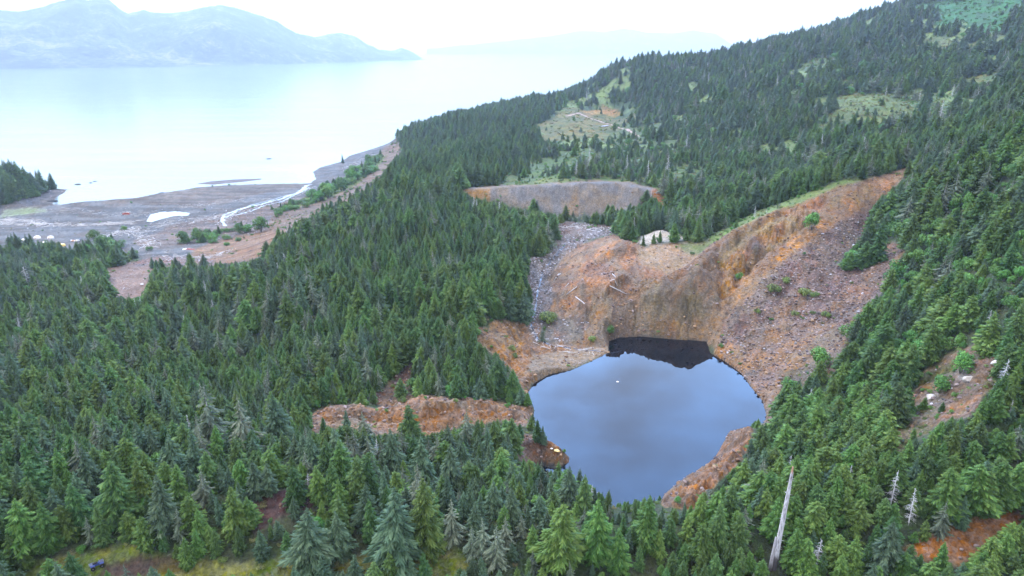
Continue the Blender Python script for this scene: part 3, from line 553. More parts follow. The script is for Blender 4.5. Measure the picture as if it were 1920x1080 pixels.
# sand bar
bar_w = wpoly([(362,345),(390,340),(440,336),(495,334),(498,336),(460,341),(415,345),(395,347)], 0)
m_mud = simple('mud', (.12,.105,.105), 1.0, .25, .05); m_mud.node_tree.nodes['Principled BSDF'].inputs['Specular IOR Level'].default_value = .05
def low_mound(name, poly, h, m):
    cx = sum(p[0] for p in poly)/len(poly); cy = sum(p[1] for p in poly)/len(poly); vs = []; fs = []; nn = len(poly)
    for k, (f, z) in enumerate(((1, -.3), (.85, .15), (.5, h*.8), (.0, h))):
        for x, y in poly: vs.append((cx+(x-cx)*f, cy+(y-cy)*f, z))
    for k in range(3):
        for i in range(nn): fs.append((k*nn+i, k*nn+(i+1) % nn, (k+1)*nn+(i+1) % nn, (k+1)*nn+i))
    o = mesh_obj(name, vs, fs, m, smooth=True); tag(o, kind='structure'); return o
low_mound('sand_bar', bar_w, .6, m_mud)

# ------------------------------------------------------------------ far mountains
def mountain(name, sky_px, shore_px_, ydepth, cols, seed, nth=520, nr=150, rough=1.0, y_override=None):
    us = np.array([p[0] for p in sky_px], float); vs_ = np.array([p[1] for p in sky_px], float)
    su = np.array([p[0] for p in shore_px_], float); sv = np.array([p[1] for p in shore_px_], float)
    U = np.linspace(us[0], us[-1], nth)
    vsky = np.interp(U, us, vs_) + (fbm(U/18, U*0, 4, seed)-.5)*5*rough
    vsh = np.interp(U, su, sv)
    verts = np.zeros((nr, nth, 3)); hgt = np.zeros((nr, nth))
    for i, u in enumerate(U):
        if y_override: Y0 = y_override
        else: Y0 = pix_at_z(u, vsh[i], 0)[1]
        Y1 = Y0 + ydepth
        tanx = (u-960)/FPX
        d = pix_dir(u, vsky[i]); zt = CAMZ + d[2]*Y1/d[1]
        fr = np.linspace(0, 1.6, nr)
        Yy = Y0 + fr*ydepth
        xx = tanx*Yy/d[1]*1.0
        prof = np.where(fr < 1, fr**1.15, np.maximum(0, 1-(fr-1)*1.2))
        verts[:, i, 0] = xx; verts[:, i, 1] = Yy; hgt[:, i] = zt*prof; verts[:, i, 2] = fr
    X = verts[..., 0]; Yv = verts[..., 1]; fr = verts[..., 2]
    env = np.clip(fr*(1-fr)*4, 0, 1)*(fr < 1)
    H = hgt + env*hgt.max()*.75*(ridged(X/1700, Yv/2200, 5, seed+3)-.62)*rough + env*30*(fbm(X/300, Yv/300, 4, seed+9)-.5)*rough
    lim = hgt.max(0)[None, :]*np.clip(.15+fr*.9, 0, 1)*1.02
    H = np.where(fr < 1, np.minimum(H, lim), H)
    H = np.maximum(H, -4)+ np.where(fr < .01, -5, 3)
    m, t, b = mat(name); g = N(t, 'ShaderNodeNewGeometry')
    n_ = noise(t, g.outputs['Position'], .0016, 8, .68); n2_ = noise(t, g.outputs['Position'], .011, 5, .8)
    ma = N(t, 'ShaderNodeMath', operation='MULTIPLY_ADD'); ma.inputs[1].default_value = .45; t.links.new(n2_.outputs['Fac'], ma.inputs[0]); 
    mb = N(t, 'ShaderNodeMath', operation='MULTIPLY'); mb.inputs[1].default_value = .62; t.links.new(n_.outputs['Fac'], mb.inputs[0]); t.links.new(mb.outputs[0], ma.inputs[2])
    r = ramp(t, ma.outputs[0], cols); t.links.new(r.outputs[0], b.inputs['Base Color']); b.inputs['Roughness'].default_value = .95
    bp_ = N(t, 'ShaderNodeBump'); bp_.inputs['Strength'].default_value = 1; bp_.inputs['Distance'].default_value = 170
    t.links.new(n2_.outputs['Fac'], bp_.inputs['Height']); t.links.new(bp_.outputs[0], b.inputs['Normal'])
    vv = np.stack([X, Yv, H], -1).reshape(-1, 3); ii = np.arange(nr*nth).reshape(nr, nth)
    ff = np.stack([ii[:-1, :-1], ii[:-1, 1:], ii[1:, 1:], ii[1:, :-1]], -1).reshape(-1, 4)
    o = mesh_obj(name, vv.tolist(), ff.tolist(), m, smooth=True); tag(o, kind='structure'); return o
fcols = [(.40, (.004,.012,.012)), (.50, (.018,.04,.03)), (.57, (.07,.10,.065)), (.66, (.28,.25,.19))]
mountain('mountains', [(-500,40),(-200,10),(0,20),(40,22),(80,12),(110,2),(140,-6),(165,0),(178,-4),(205,0),(222,14),(240,25),(270,20),(310,26),(350,22),(385,14),(410,10),(440,14),(480,26),(520,42),(555,62),(590,70),(615,64),(640,62),(665,68),(690,84),(712,95),(735,95),(752,91),(770,97),(790,107),(797,111)],
         [(-500,137),(0,129),(200,127),(400,124),(560,119),(700,115),(797,112)], 2600, fcols, 200)
mountain('mountains', [(800,92),(860,86),(920,80),(990,72),(1040,66),(1090,58),(1130,60),(1170,53),(1210,60),(1260,63),(1300,57),(1340,62),(1368,80),(1380,92),(1400,94),(1420,94)],
         [(800,94.5),(1420,94.5)], 3000, fcols, 300, nth=260, nr=40, rough=.5, y_override=30500)

# ------------------------------------------------------------------ haze
m_h = bpy.data.materials.new('haze'); m_h.use_nodes = True; t = m_h.node_tree; t.nodes.clear()
ho = N(t, 'ShaderNodeOutputMaterial'); pv = N(t, 'ShaderNodeVolumePrincipled'); pv.inputs['Color'].default_value = (.72,.84,.98,1); pv.inputs['Density'].default_value = 0.6e-4
pv.inputs['Anisotropy'].default_value = .2
t.links.new(pv.outputs[0], ho.inputs['Volume'])
HX, HB, HT = 36000, -14, 1700
hv = [(x, y, z) for z in (HB, HT) for x, y in ((-HX,-HX),(HX,-HX),(HX,HX),(-HX,HX))]
haze = mesh_obj('haze', hv, [(0,3,2,1),(4,5,6,7),(0,1,5,4),(1,2,6,5),(2,3,7,6),(3,0,4,7)], m_h); tag(haze, kind='stuff')

# ------------------------------------------------------------------ foliage
def foliage_mat(name, lo, hi, tip, hue=.02, val=.32):
    m, t, b = mat(name); oi = N(t, 'ShaderNodeObjectInfo'); c = N(t, 'ShaderNodeTexCoord')
    n_ = noise(t, c.outputs['Object'], 9, 3, .6)
    g = N(t, 'ShaderNodeNewGeometry')
    ad = N(t, 'ShaderNodeMath', operation='MULTIPLY_ADD'); ad.inputs[1].default_value = .45
    t.links.new(g.outputs['Random Per Island'], ad.inputs[0]); 
    ml = N(t, 'ShaderNodeMath', operation='MULTIPLY'); ml.inputs[1].default_value = .6; t.links.new(n_.outputs['Fac'], ml.inputs[0]); t.links.new(ml.outputs[0], ad.inputs[2])
    r = ramp(t, ad.outputs[0], [(.15, lo), (.5, hi), (.8, tip)])
    h = N(t, 'ShaderNodeHueSaturation')
    a1 = N(t, 'ShaderNodeMapRange'); a1.inputs[3].default_value = .5-hue; a1.inputs[4].default_value = .5+hue; t.links.new(oi.outputs['Random'], a1.inputs[0])
    fr = N(t, 'ShaderNodeMath', operation='FRACT'); mu = N(t, 'ShaderNodeMath', operation='MULTIPLY'); mu.inputs[1].default_value = 7.31
    t.links.new(oi.outputs['Random'], mu.inputs[0]); t.links.new(mu.outputs[0], fr.inputs[0])
    a2 = N(t, 'ShaderNodeMapRange'); a2.inputs[3].default_value = 1-val; a2.inputs[4].default_value = 1+val; t.links.new(fr.outputs[0], a2.inputs[0])
    t.links.new(a1.outputs[0], h.inputs['Hue']); t.links.new(a2.outputs[0], h.inputs['Value']); t.links.new(r.outputs[0], h.inputs['Color'])
    t.links.new(h.outputs[0], b.inputs['Base Color']); b.inputs['Roughness'].default_value = .75; b.inputs['Specular IOR Level'].default_value = .25
    return m
M_GREEN = foliage_mat('green_needles', (.018,.048,.009), (.060,.125,.022), (.125,.195,.042))
M_DARK = foliage_mat('dark_needles', (.013,.040,.010), (.043,.096,.024), (.095,.16,.042))
M_BLUE = foliage_mat('blue_needles', (.019,.045,.022), (.048,.090,.045), (.10,.15,.078), .02)
M_GREY = foliage_mat('grey_needles', (.034,.054,.030), (.085,.11,.068), (.18,.20,.135), .02)
M_ALDER = foliage_mat('alder_leaves', (.020,.065,.011), (.058,.155,.026), (.12,.24,.048), .02)
M_SHRUB = foliage_mat('shrub_leaves', (.045,.085,.016), (.10,.155,.03), (.19,.24,.06), .02)
M_HEATH = foliage_mat('heath_leaves', (.10,.12,.04), (.17,.17,.06), (.27,.23,.09), .03)
M_BARK = simple('bark', (.10,.085,.075), .9, .4, 6)
M_DEAD = simple('dead_wood', (.42,.41,.42), .85, .35, 5)
M_DWOOD = simple('drift_wood', (.48,.45,.44), .85, .25, 3)

def conifer_geo(seed, rr=.22, lev=26, nb=8, droop=.25, wid=.32, rag=.2, bare=.06, twigs=3, power=.85, lift=.0, keep=1.0):
    rnd = random.Random(seed); V_ = []; F_ = []
    asym = [rnd.uniform(.8, 1.15) for _ in range(7)]
    for L_ in range(lev):
        f = L_/(lev-1); z = bare + (1-bare)*(f**.92)
        env = rr*(1-f)**power*(1 if f > .1 else .75+2.5*f) + .006
        env *= 1 + rag*(rnd.random()-.5)
        k = max(3, int(nb*(.5+.5*(1-f))+.5)); a0 = rnd.random()*6.28
        for j in range(k):
            if rnd.random() > keep: continue
            a = a0 + j*6.283/k + rnd.uniform(-.25, .25)
            Ln = env*rnd.uniform(1-rag*1.3, 1+rag)*asym[int((a % 6.283)/6.284*7)]
            w = Ln*wid*rnd.uniform(.7, 1.2)+.006; dr = droop*rnd.uniform(.5, 1.5); zz_ = z+rnd.uniform(-.012, .012)
            ca__, sa__ = math.cos(a), math.sin(a); roll = rnd.uniform(-.5, .5)
            def P(s, o, extra=0.0):
                r_ = Ln*s; x = r_; y = o; h_ = zz_ + Ln*(lift*s - dr*s**1.4 + dr*.35*s**4) + o*roll + extra
                return (x*ca__-y*sa__, x*sa__+y*ca__, h_)
            b0 = len(V_)
            V_.extend([P(.05, -w*.2), P(.05, w*.2), P(.42, -w*.5, -abs(w)*.12), P(.42, w*.5, -abs(w)*.12), P(.78, -w*.36, -w*.1), P(.78, w*.36, -w*.1), P(1.0, 0)])
            F_.extend([(b0, b0+2, b0+3, b0+1), (b0+2, b0+4, b0+5, b0+3), (b0+4, b0+6, b0+5)])
            for q in range(twigs):
                s = (q+1.1)/(twigs+.6)*.85
                for sd_ in (-1, 1):
                    o1 = sd_*w*rnd.uniform(.7, 1.15)*(1.15-s*.6); b1 = len(V_)
                    V_.extend([P(s-.08, 0, .004), P(s+.10, 0, .004), P(s+.26, o1, -abs(o1)*rnd.uniform(.1, .6)), P(s+.08, o1*.8, -abs(o1)*rnd.uniform(.3, .8))])
                    F_.append((b1, b1+1, b1+2, b1+3) if sd_ > 0 else (b1+3, b1+2, b1+1, b1))
    b0 = len(V_)   # leader shoot
    V_.extend([(.006, 0, .97), (-.003, .005, .97), (-.003, -.005, .97), (0, 0, 1.03)]); F_.extend([(b0, b0+1, b0+3), (b0+1, b0+2, b0+3), (b0+2, b0, b0+3)])
    return V_, F_
def tube_geo(pts, radii, ns=6):
    V_ = []; F_ = []
    for i, (p, r_) in enumerate(zip(pts, radii)):
        a = Vector(pts[max(0, i-1)]); c = Vector(pts[min(len(pts)-1, i+1)]); d = (c-a).normalized()
        u_ = d.cross(Vector((0, 1, 0.13))).normalized(); v_ = d.cross(u_)
        for k in range(ns):
            q = Vector(p) + (u_*math.cos(k*6.2832/ns)+v_*math.sin(k*6.2832/ns))*r_
            V_.append(tuple(q))
        if i:
            o = (i-1)*ns
            for k in range(ns): F_.append((o+k, o+(k+1) % ns, o+ns+(k+1) % ns, o+ns+k))
    F_.append(tuple(range(ns))[::-1]); o = (len(pts)-1)*ns; F_.append(tuple(range(o, o+ns)))
    return V_, F_
def merge(*gs):
    V_ = []; F_ = []
    for v, f in gs:
        o = len(V_); V_.extend(v); F_.extend([tuple(i+o for i in q) for q in f])
    return V_, F_
def trunk_geo(seed, r0=.016, top=.93):
    rnd = random.Random(seed); return tube_geo([(rnd.uniform(-.004, .004), rnd.uniform(-.004, .004), z) for z in (-.05, .15, .4, .7, top)], [r0*1.15, r0, r0*.8, r0*.45, r0*.12], 6)
def dead_geo(seed, nb=46, L=.16, bare=.12, top=1.0):
    rnd = random.Random(seed); gs = [tube_geo([(rnd.uniform(-.006, .006), rnd.uniform(-.006, .006), z*top) for z in (-.04, .2, .45, .7, .9, 1.0)], [.017, .014, .011, .007, .004, .0015], 6)]
    for k in range(nb):
        z = bare+(1-bare)*(k/nb)**1.1; a = rnd.random()*6.28; ln = L*(1-z)**.7*rnd.uniform(.4, 1.2)+.012
        x, y = math.cos(a), math.sin(a); e = (x*ln, y*ln, z*top - ln*rnd.uniform(-.1, .5)); mid = (x*ln*.5, y*ln*.5, z*top)
        gs.append(tube_geo([(0, 0, z*top), mid, e], [.0035, .0028, .0012], 3))
        for s_ in (-1, 1):
            gs.append(tube_geo([mid, (mid[0]+(-y*s_+x*.7)*ln*.3, mid[1]+(x*s_+y*.7)*ln*.3, mid[2]-ln*.15)], [.0022, .001], 3))
    return merge(*gs)
def bush_geo(seed, n_leaf=900, lobes=9, flat=.85, leaf=.075):
    rnd = random.Random(seed); V_ = []; F_ = []
    lb = []
    for _ in range(lobes):
        a = rnd.random()*6.28; r_ = rnd.random()**.6*(.30 if flat > .75 else .42); lb.append((math.cos(a)*r_, math.sin(a)*r_, rnd.uniform(.30, .78)*flat, rnd.uniform(.15, .27)))
    for _ in range(n_leaf):
        cx, cy, cz, cr_ = rnd.choice(lb)
        d = Vector((rnd.gauss(0, 1), rnd.gauss(0, 1), rnd.gauss(.25, 1))).normalized(); r_ = cr_*rnd.uniform(.72, 1.12)
        p = Vector((cx, cy, cz)) + d*r_; p.z = max(.02, p.z)
        nrm = (d + Vector((rnd.uniform(-.6, .6), rnd.uniform(-.6, .6), rnd.uniform(-.2, .8)))).normalized()
        u_ = nrm.orthogonal().normalized(); u_.rotate(Matrix.Rotation(rnd.random()*6.28, 3, nrm)); v_ = nrm.cross(u_); s_ = leaf*rnd.uniform(.5, 1.1)
        b0 = len(V_); V_.extend([tuple(p-u_*s_*.5), tuple(p+v_*s_*.4), tuple(p+u_*s_*.5), tuple(p-v_*s_*.4)]); F_.append((b0, b0+1, b0+2, b0+3))
    return V_, F_
def bush_stem_geo(seed):
    rnd = random.Random(seed); gs = []
    for k in range(6):
        a = k*1.05+rnd.random(); gs.append(tube_geo([(0, 0, -.06), (math.cos(a)*.08, math.sin(a)*.08, .25), (math.cos(a)*.24, math.sin(a)*.24, .6)], [.016, .011, .005], 4))
    return merge(*gs)

# kinds: (crown mesh geo, trunk geo, crown material, trunk material, object name, category, adjective, radius ratio)
KINDS = []
def kind(name, adj, cat, cg, tg, cm, tm, ratio): KINDS.append(dict(name=name, adj=adj, cat=cat, cg=cg, tg=tg, cm=cm, tm=tm, ratio=ratio))
kind('spruce_tree', 'bright green spruce', 'tree', conifer_geo(1, .25, 34, 12, .34, .25, .34, power=.72, twigs=4), trunk_geo(1), M_GREEN, M_BARK, .25)
kind('spruce_tree', 'broad bright green spruce', 'tree', conifer_geo(2, .31, 30, 13, .24, .25, .36, power=.66, twigs=4), trunk_geo(2), M_GREEN, M_BARK, .31)
kind('spruce_tree', 'dark green spruce', 'tree', conifer_geo(3, .235, 36, 12, .36, .24, .32, power=.74, twigs=4), trunk_geo(3), M_DARK, M_BARK, .23)
kind('spruce_tree', 'broad dark green spruce', 'tree', conifer_geo(4, .29, 32, 13, .30, .25, .36, power=.66, twigs=4), trunk_geo(4), M_DARK, M_BARK, .28)
kind('spruce_tree', 'blue-grey spruce', 'tree', conifer_geo(5, .25, 34, 11, .5, .22, .38, power=.76, twigs=4), trunk_geo(5), M_BLUE, M_BARK, .24)
kind('spruce_tree', 'slim blue-grey spruce', 'tree', conifer_geo(6, .18, 38, 10, .5, .26, .38, power=.72, twigs=4), trunk_geo(6), M_BLUE, M_BARK, .17)
kind('hemlock_tree', 'ragged grey-green hemlock', 'tree', conifer_geo(7, .23, 30, 9, .6, .16, .6, keep=.85, power=.8, twigs=4), trunk_geo(7), M_GREY, M_DEAD, .23)
kind('hemlock_tree', 'slim dark green hemlock', 'tree', conifer_geo(8, .17, 36, 10, .45, .28, .36, power=.72, twigs=4), trunk_geo(8), M_DARK, M_BARK, .16)
kind('dead_tree', 'bare dead grey tree', 'dead tree', dead_geo(9, 84, .22), trunk_geo(9, .014, .5), M_DEAD, M_DEAD, .12)
kind('alder_tree', 'rounded leafy green alder', 'tree', bush_geo(10, 1300, 11, 1.0, .085), bush_stem_geo(10), M_ALDER, M_BARK, .4)
kind('alder_tree', 'low leafy green alder', 'tree', bush_geo(11, 1200, 14, .6, .08), bush_stem_geo(11), M_ALDER, M_BARK, .42)
kind('shrub', 'yellow-green leafy shrub', 'shrub', bush_geo(12, 900, 14, .42, .085), bush_stem_geo(12), M_SHRUB, M_BARK, .45)
kind('shrub', 'straw-green heath shrub', 'shrub', bush_geo(13, 700, 12, .35, .09), bush_stem_geo(13), M_HEATH, M_BARK, .45)
GREEN, BROAD, DARK, BDARK, BLUE, SLIMB, GREY, SLIMD, DEAD, ALD, ALD2, SHR, HEA = range(13)
for K in KINDS:
    for key, mt in (('cg', 'cm'), ('tg', 'tm')):
        me_ = bpy.data.meshes.new('crown' if key == 'cg' else 'trunk'); me_.from_pydata(K[key][0], [], K[key][1]); me_.materials.append(K[mt]); me_.update(); K['m'+key] = me_

# ------------------------------------------------------------------ where plants stand
T = []    # x, y, z, height, width factor, kind, prominent label
def dens_at(x, y):
    t_ = np.arctan2(x, y); l_ = .5*np.log(x*x+y*y)
    i = np.clip(np.rint(np.interp(t_, th, np.arange(len(th)))).astype(int), 0, len(th)-1); j = np.clip(np.rint((l_-lr[0])/(lr[-1]-lr[0])*(NR-1)).astype(int), 0, NR-1)
    return i, j
HAND = []
def hand(u, vt, vb, k, lab=None, wf=1.0):
    "tree whose foot and top are seen at these places of the photo"
    h_ = hit(u if not isinstance(u, tuple) else u[1], vb)
    if not h_: return
    x, y, z = h_
    lo_, hi_ = 1.0, 60.0
    for _ in range(30):
        m_ = (lo_+hi_)/2
        if project(x, y, z+m_)[1] > vt: lo_ = m_
        else: hi_ = m_
    HAND.append((x, y, z, lo_, wf, k, lab))
for a in [
 (748,915,1062,BLUE,'big pale blue-green spruce at the edge of the bottom grass bank',1.15),
 (803,893,1030,GREEN,'yellow-green spruce beside the big pale spruce above the grass bank',1.0),
 (740,803,905,BLUE,'pale grey-green spruce right below the orange rubble ridge'),
 (773,757,850,BDARK,'wide dark green spruce in front of the orange rubble ridge'),
 (793,817,905,BLUE,None),(843,830,925,BLUE,None),(876,766,840,GREY,'grey spruce at the right end of the orange ridge'),
 (641,897,965,GREEN,'yellow-green spruce right of the purple gravel patch'),
 (145,757,832,BLUE,None),(213,777,865,BLUE,None),(317,890,1000,BLUE,'blue-green spruce left of the purple gravel patch, set forward'),
 (157,883,965,BLUE,None),(372,803,905,SLIMB,'slim blue-grey spruce in the middle of the left forest'),(402,715,855,GREY,'tall grey spruce left of the orange rubble ridge',1.1),(467,738,865,GREY,None,1.0),
 (527,737,845,BLUE,None),(232,860,975,BDARK,None),(47,867,945,BLUE,None),(448,910,1000,GREEN,'yellow-green spruce touching the left of the purple gravel patch'),
 (352,1007,1060,GREEN,'small green spruce on the bottom grass bank'),(585,953,1075,BLUE,'pale blue-green spruce at the bottom below the purple gravel',1.2),
 (557,873,945,BDARK,'round dark spruce on the upper rim of the purple gravel'),(1065,873,955,BLUE,'blue-green spruce by the tip of the pond spit'),
 (1092,887,965,DARK,None),(1138,918,965,DARK,'small dark spruce standing alone against the pond water'),(1055,940,1060,BROAD,'bright green broad spruce below the pond'),
 (1118,933,1050,GREEN,None),(908,970,1045,GREY,'leftmost of three ragged grey hemlocks at the bottom'),(931,980,1060,GREY,'middle of three ragged grey hemlocks at the bottom'),
 (948,965,1025,GREY,'rightmost of three ragged grey hemlocks at the bottom'),(1155,987,1070,GREEN,None),(1209,927,1020,GREEN,None),
 (1672,715,805,BDARK,'big dark green spruce left of the white rock outcrop',1.2),(1763,873,968,BROAD,None,.9),(1652,977,1078,BLUE,'blue-green spruce left of the red soil patch',1.2),
 (1595,1003,1078,GREEN,None),(1505,1007,1080,BROAD,'broad green spruce right of the foot of the white snag'),(1860,860,950,BROAD,None),
 (1776,793,870,GREEN,None),(751,708,742,BDARK,'round dark green tree on the brown wash above the ridge',1.3),
 (941,810,850,DARK,None),(1018,797,832,SLIMB,'slim spruce on the pond shore above the spit'),(1008,785,826,DARK,'dark spruce on the pond shore above the spit'),
 (1620,450,500,BDARK,'dark spruce island at the top right of the scree',1.3),(1645,410,490,DARK,None),(1590,470,505,BROAD,None,1.2),
 (1450,930,1010,GREEN,None),(1340,940,1030,DARK,None),(640,955,1040,BLUE,None),(690,905,990,BLUE,None),(100,940,1030,GREEN,None),(30,1000,1060,GREEN,None),
 (430,560,640,BLUE,None),(545,540,620,GREEN,None),(718,540,610,BLUE,None),(840,520,590,BROAD,None),
 ]: hand(*a)
# dead trees and snags
for a in [((1687,1670),880,945,DEAD,'bare grey dead tree, the taller of two on the lower right slope'),((1713,1704),915,980,DEAD,'bare grey dead tree below and right of its taller neighbour'),
 ((1820,1802),905,952,DEAD,'bare grey dead tree high above the red soil'),((1886,1872),672,738,DEAD,'pale dead tree with spreading bare branches beside the white rock'),
 (1628,833,885,DEAD,'thin dead snag amid green spruces above the white snag'),(1893,748,778,DEAD,'short thin dead snag at the right edge'),
 ((1775,1761),187,232,DEAD,'tall leaning white snag on the far right slope'),(1575,278,298,DEAD,'white snag on the slope above the orange chute'),
 (1528,300,326,DEAD,'white snag just above the orange chute'),(1397,132,152,DEAD,None),(1597,158,172,DEAD,None),(1286,252,282,DEAD,'grey snag right of the bog track'),
 (1105,275,312,DEAD,'crooked pale snag below the orange bog'),(1415,385,406,DEAD,'left dead post on the grassy rim of the pit'),(1437,391,402,DEAD,'right dead post on the grassy rim of the pit'),
 (1175,290,325,DEAD,None),(1250,290,330,DEAD,None),(1215,300,335,DEAD,None),(1080,300,330,DEAD,None),(1340,300,330,DEAD,None),(1450,200,225,DEAD,None),
 (1800,190,215,DEAD,None),(1830,170,200,DEAD,None),(1870,200,235,DEAD,None),(1660,160,180,DEAD,None),(1495,310,335,DEAD,None),(1540,250,280,DEAD,None),(522,560,585,DEAD,None),(350,590,625,DEAD,None)]: hand(*a)
# shrubs one can point at
for a in [(1144,605,622,ALD2,'round dark green bush on the pit floor above the pond'),(1110,622,638,SHR,'yellow-green bush on the pond bank below the pit wall'),
 (1027,566,602,SHR,'tall yellow-green bush beside the rocky creek'),(1522,394,432,ALD,'green bush clinging to the orange rock face'),(1450,520,545,SHR,'green bush on the upper edge of the scree'),
 (1473,510,528,SHR,None),(1508,528,552,SHR,None),(1528,538,555,SHR,None),(1490,575,590,SHR,None),(1548,575,592,SHR,None),(1535,648,692,ALD,'large green bush low on the scree above the pond'),
 (1480,700,725,ALD2,None),(1420,572,585,SHR,None),(1352,640,650,ALD2,'small dark bush at the right corner of the black reflection'),
 (233,418,431,ALD2,'round dark green bush alone on the grey beach'),(250,463,480,ALD2,'round dark bush on the beach near the forest'),
 (280,457,469,ALD2,'small dark bush beside the driftwood'),(190,440,455,ALD,'bush between the camp and the left forest'),
 (345,430,456,ALD,None),(370,425,452,ALD,'tallest bush of the thicket on the beach'),(395,428,452,ALD2,None),(425,434,449,ALD2,None),(450,420,438,ALD,None),(490,402,435,ALD,'dense dark bush at the end of the pink bench'),
 (455,412,432,SLIMD,None),(425,450,460,ALD2,'low bush on the pink gravel bench'),(447,440,452,ALD2,None),(643,288,306,SLIMD,'lone small spruce on the shore point'),
 (1385,505,522,ALD2,'small dark bush low on the orange crag'),(960,640,655,SHR,None),(965,655,668,SHR,None),(1365,792,806,SHR,'yellow-green bush on top of the orange bank by the pond'),
 (615,345,372,ALD,None),(640,330,358,ALD,None),(660,315,340,ALD,None),(598,355,378,ALD,None),(690,298,318,ALD,None),(575,372,388,ALD2,None),(545,378,392,ALD2,None),(522,390,404,ALD2,None),(680,300,325,SLIMD,None),
 (755,735,752,SHR,None),(1190,445,455,ALD2,None),(1700,660,700,ALD,None),(1760,700,738,ALD,'round green bush above the white rock'),(1800,655,700,ALD,None),(1765,752,772,BDARK,'small dark spruce right under the white rock')]: hand(*a)
for (ua, ub, va, vb, n_, hp) in [(330,400,440,456,12,18),(400,505,428,440,12,18),(520,600,372,398,16,16),(585,700,320,372,46,20),(650,715,296,330,26,18),(150,232,452,478,16,26),(420,460,446,458,5,10),(1600,1900,480,560,0,0)]:
    for _ in range(n_):
        u_ = random.uniform(ua, ub); f_ = (u_-ua)/(ub-ua); v_ = vb-(vb-va)*f_ + random.uniform(-5, 5) if (ua >= 400 and ua < 720) else random.uniform(va, vb)
        hand(u_, v_-hp*random.uniform(.5, 1.0), v_, random.choice((ALD, ALD2, ALD2, SLIMD, BDARK)), None, random.uniform(1.1, 1.7))
for x, y, z, h_, wf, k, lab in HAND: T.append([x, y, z, h_, wf, k, lab])
hx = np.array([t_[0] for t_ in HAND]); hy = np.array([t_[1] for t_ in HAND]); hh = np.array([t_[3] for t_ in HAND])
for u_, v_, r_ in ((1443,1066,9),(1450,1064,9),(183,1064,12),(170,1076,10),(672,1073,8),(116,463,26),(95,447,14),(1745,746,12),(1815,712,12),(1790,1020,12),(1840,990,12)):
    q_ = hit(u_, v_); hx = np.append(hx, q_[0]); hy = np.append(hy, q_[1]); hh = np.append(hh, r_)

CLEAR = [z_[1] for z_ in ZN if z_[1] and z_[4] < .08 and z_[0] not in ('beach', 'grassbank', 'darkscree', 'mudbank')]
CLEAR.append([(0,398),(0,438),(60,440),(125,460),(170,448),(215,446),(236,480),(262,482),(330,460),(500,446),(560,404),(640,372),(742,268),(700,290),(600,330),(560,350),(300,370)])
CLEAR.append([(990,735),(1030,700),(1140,660),(1330,660),(1437,780),(1360,820),(1336,870),(1245,928),(1205,935),(1150,945),(1100,905),(1070,872),(1010,815)])
CM = np.zeros((1090, 1925), bool); GU, GV = np.meshgrid(np.arange(1925)+.5, np.arange(1090)+.5)
for p_ in CLEAR: CM |= in_poly(GU, GV, p_)
def clear_ok(x, y, z, h_):
    if h_ < 15 and random.random() < .05 and math.hypot(x-33, y-262) > 95: return True
    u0, v0, _ = project(x, y, z)
    i_, j_ = dens_at(np.array([x]), np.array([y]))
    if tab_t[zone[j_[0], i_[0]]] < .5 and 0 <= u0 < 1924 and 0 <= v0 < 1089 and CM[int(v0), int(u0)]: return True
    for f in (.35, .62, .86):
        u_, v_, _ = project(x, y, z+h_*f)
        if 0 <= u_ < 1924 and 0 <= v_ < 1089 and CM[int(v_), int(u_)]: return False
    return True
EDGE = blur(np.where(zone == 0, 1.0, 0.0), 26)
SHP = tab_s[zone]*np.where(tab_s[zone] < .3, .25+3.5*sstep(fbm(GX/9, GY/9, 3, 441), .52, .66), 1) + np.where((tab_t[zone] < .2) & (EDGE > .06), .75*EDGE, 0)
def scatter(y0, y1, sp_, kfun, dens_tab, hfun, prob=1.0, clear=.30):
    "jittered stand of plants between two distances"
    res = []
    xm = 0.95*y1+60
    nx = int(2*xm/sp_); ny = int((y1-y0)/sp_)
    gx, gy = np.meshgrid(np.arange(nx), np.arange(ny))
    X = -xm + (gx+.5*(gy % 2)+rng.uniform(-.42, .42, gx.shape))*sp_; Y = y0 + (gy+rng.uniform(-.42, .42, gx.shape))*sp_
    m = np.abs(X) < .95*Y+60
    X = X[m]; Y = Y[m]; i, j = dens_at(X, Y)
    dz = dens_tab[zone[j, i]] if dens_tab is tab_t else np.clip(SHP[j, i], 0, 1)
    if dens_tab is tab_t and y0 > 600: dz = dz*np.clip(1.15-1.3*sstep(fbm(X/48, Y/60, 3, 301), .50, .62)*(X > 60), .14, 1)
    ok = (rng.random(X.shape) < dz*prob) & LAND[j, i] & (~PIN[j, i]) & ((PD[j, i] > 1.2)) & ((SD[j, i] > 3))
    X = X[ok]; Y = Y[ok]; Zs = zat(X, Y)
    for x, y, z in zip(X, Y, Zs):
        if z < .4: continue
        k = kfun(x, y, z)
        if k is None: continue
        h_ = hfun(x, y, z, k)
        u0, v0, d0 = project(x, y, z)
        if d0 < 5 or not clear_ok(x, y, z, h_):
            for _ in range(8):
                h_ *= .84
                if clear_ok(x, y, z, h_): break
            else: continue
            if h_ < 3.2 and dens_tab is tab_t: continue
        if len(hx) and np.any((np.hypot(hx-x, hy-y) < .9+clear*.55*hh)): continue
        res.append([float(x), float(y), float(z), h_, random.uniform(.85, 1.2)*(1.0 if y < 500 else 1.22), k, None])
    return res
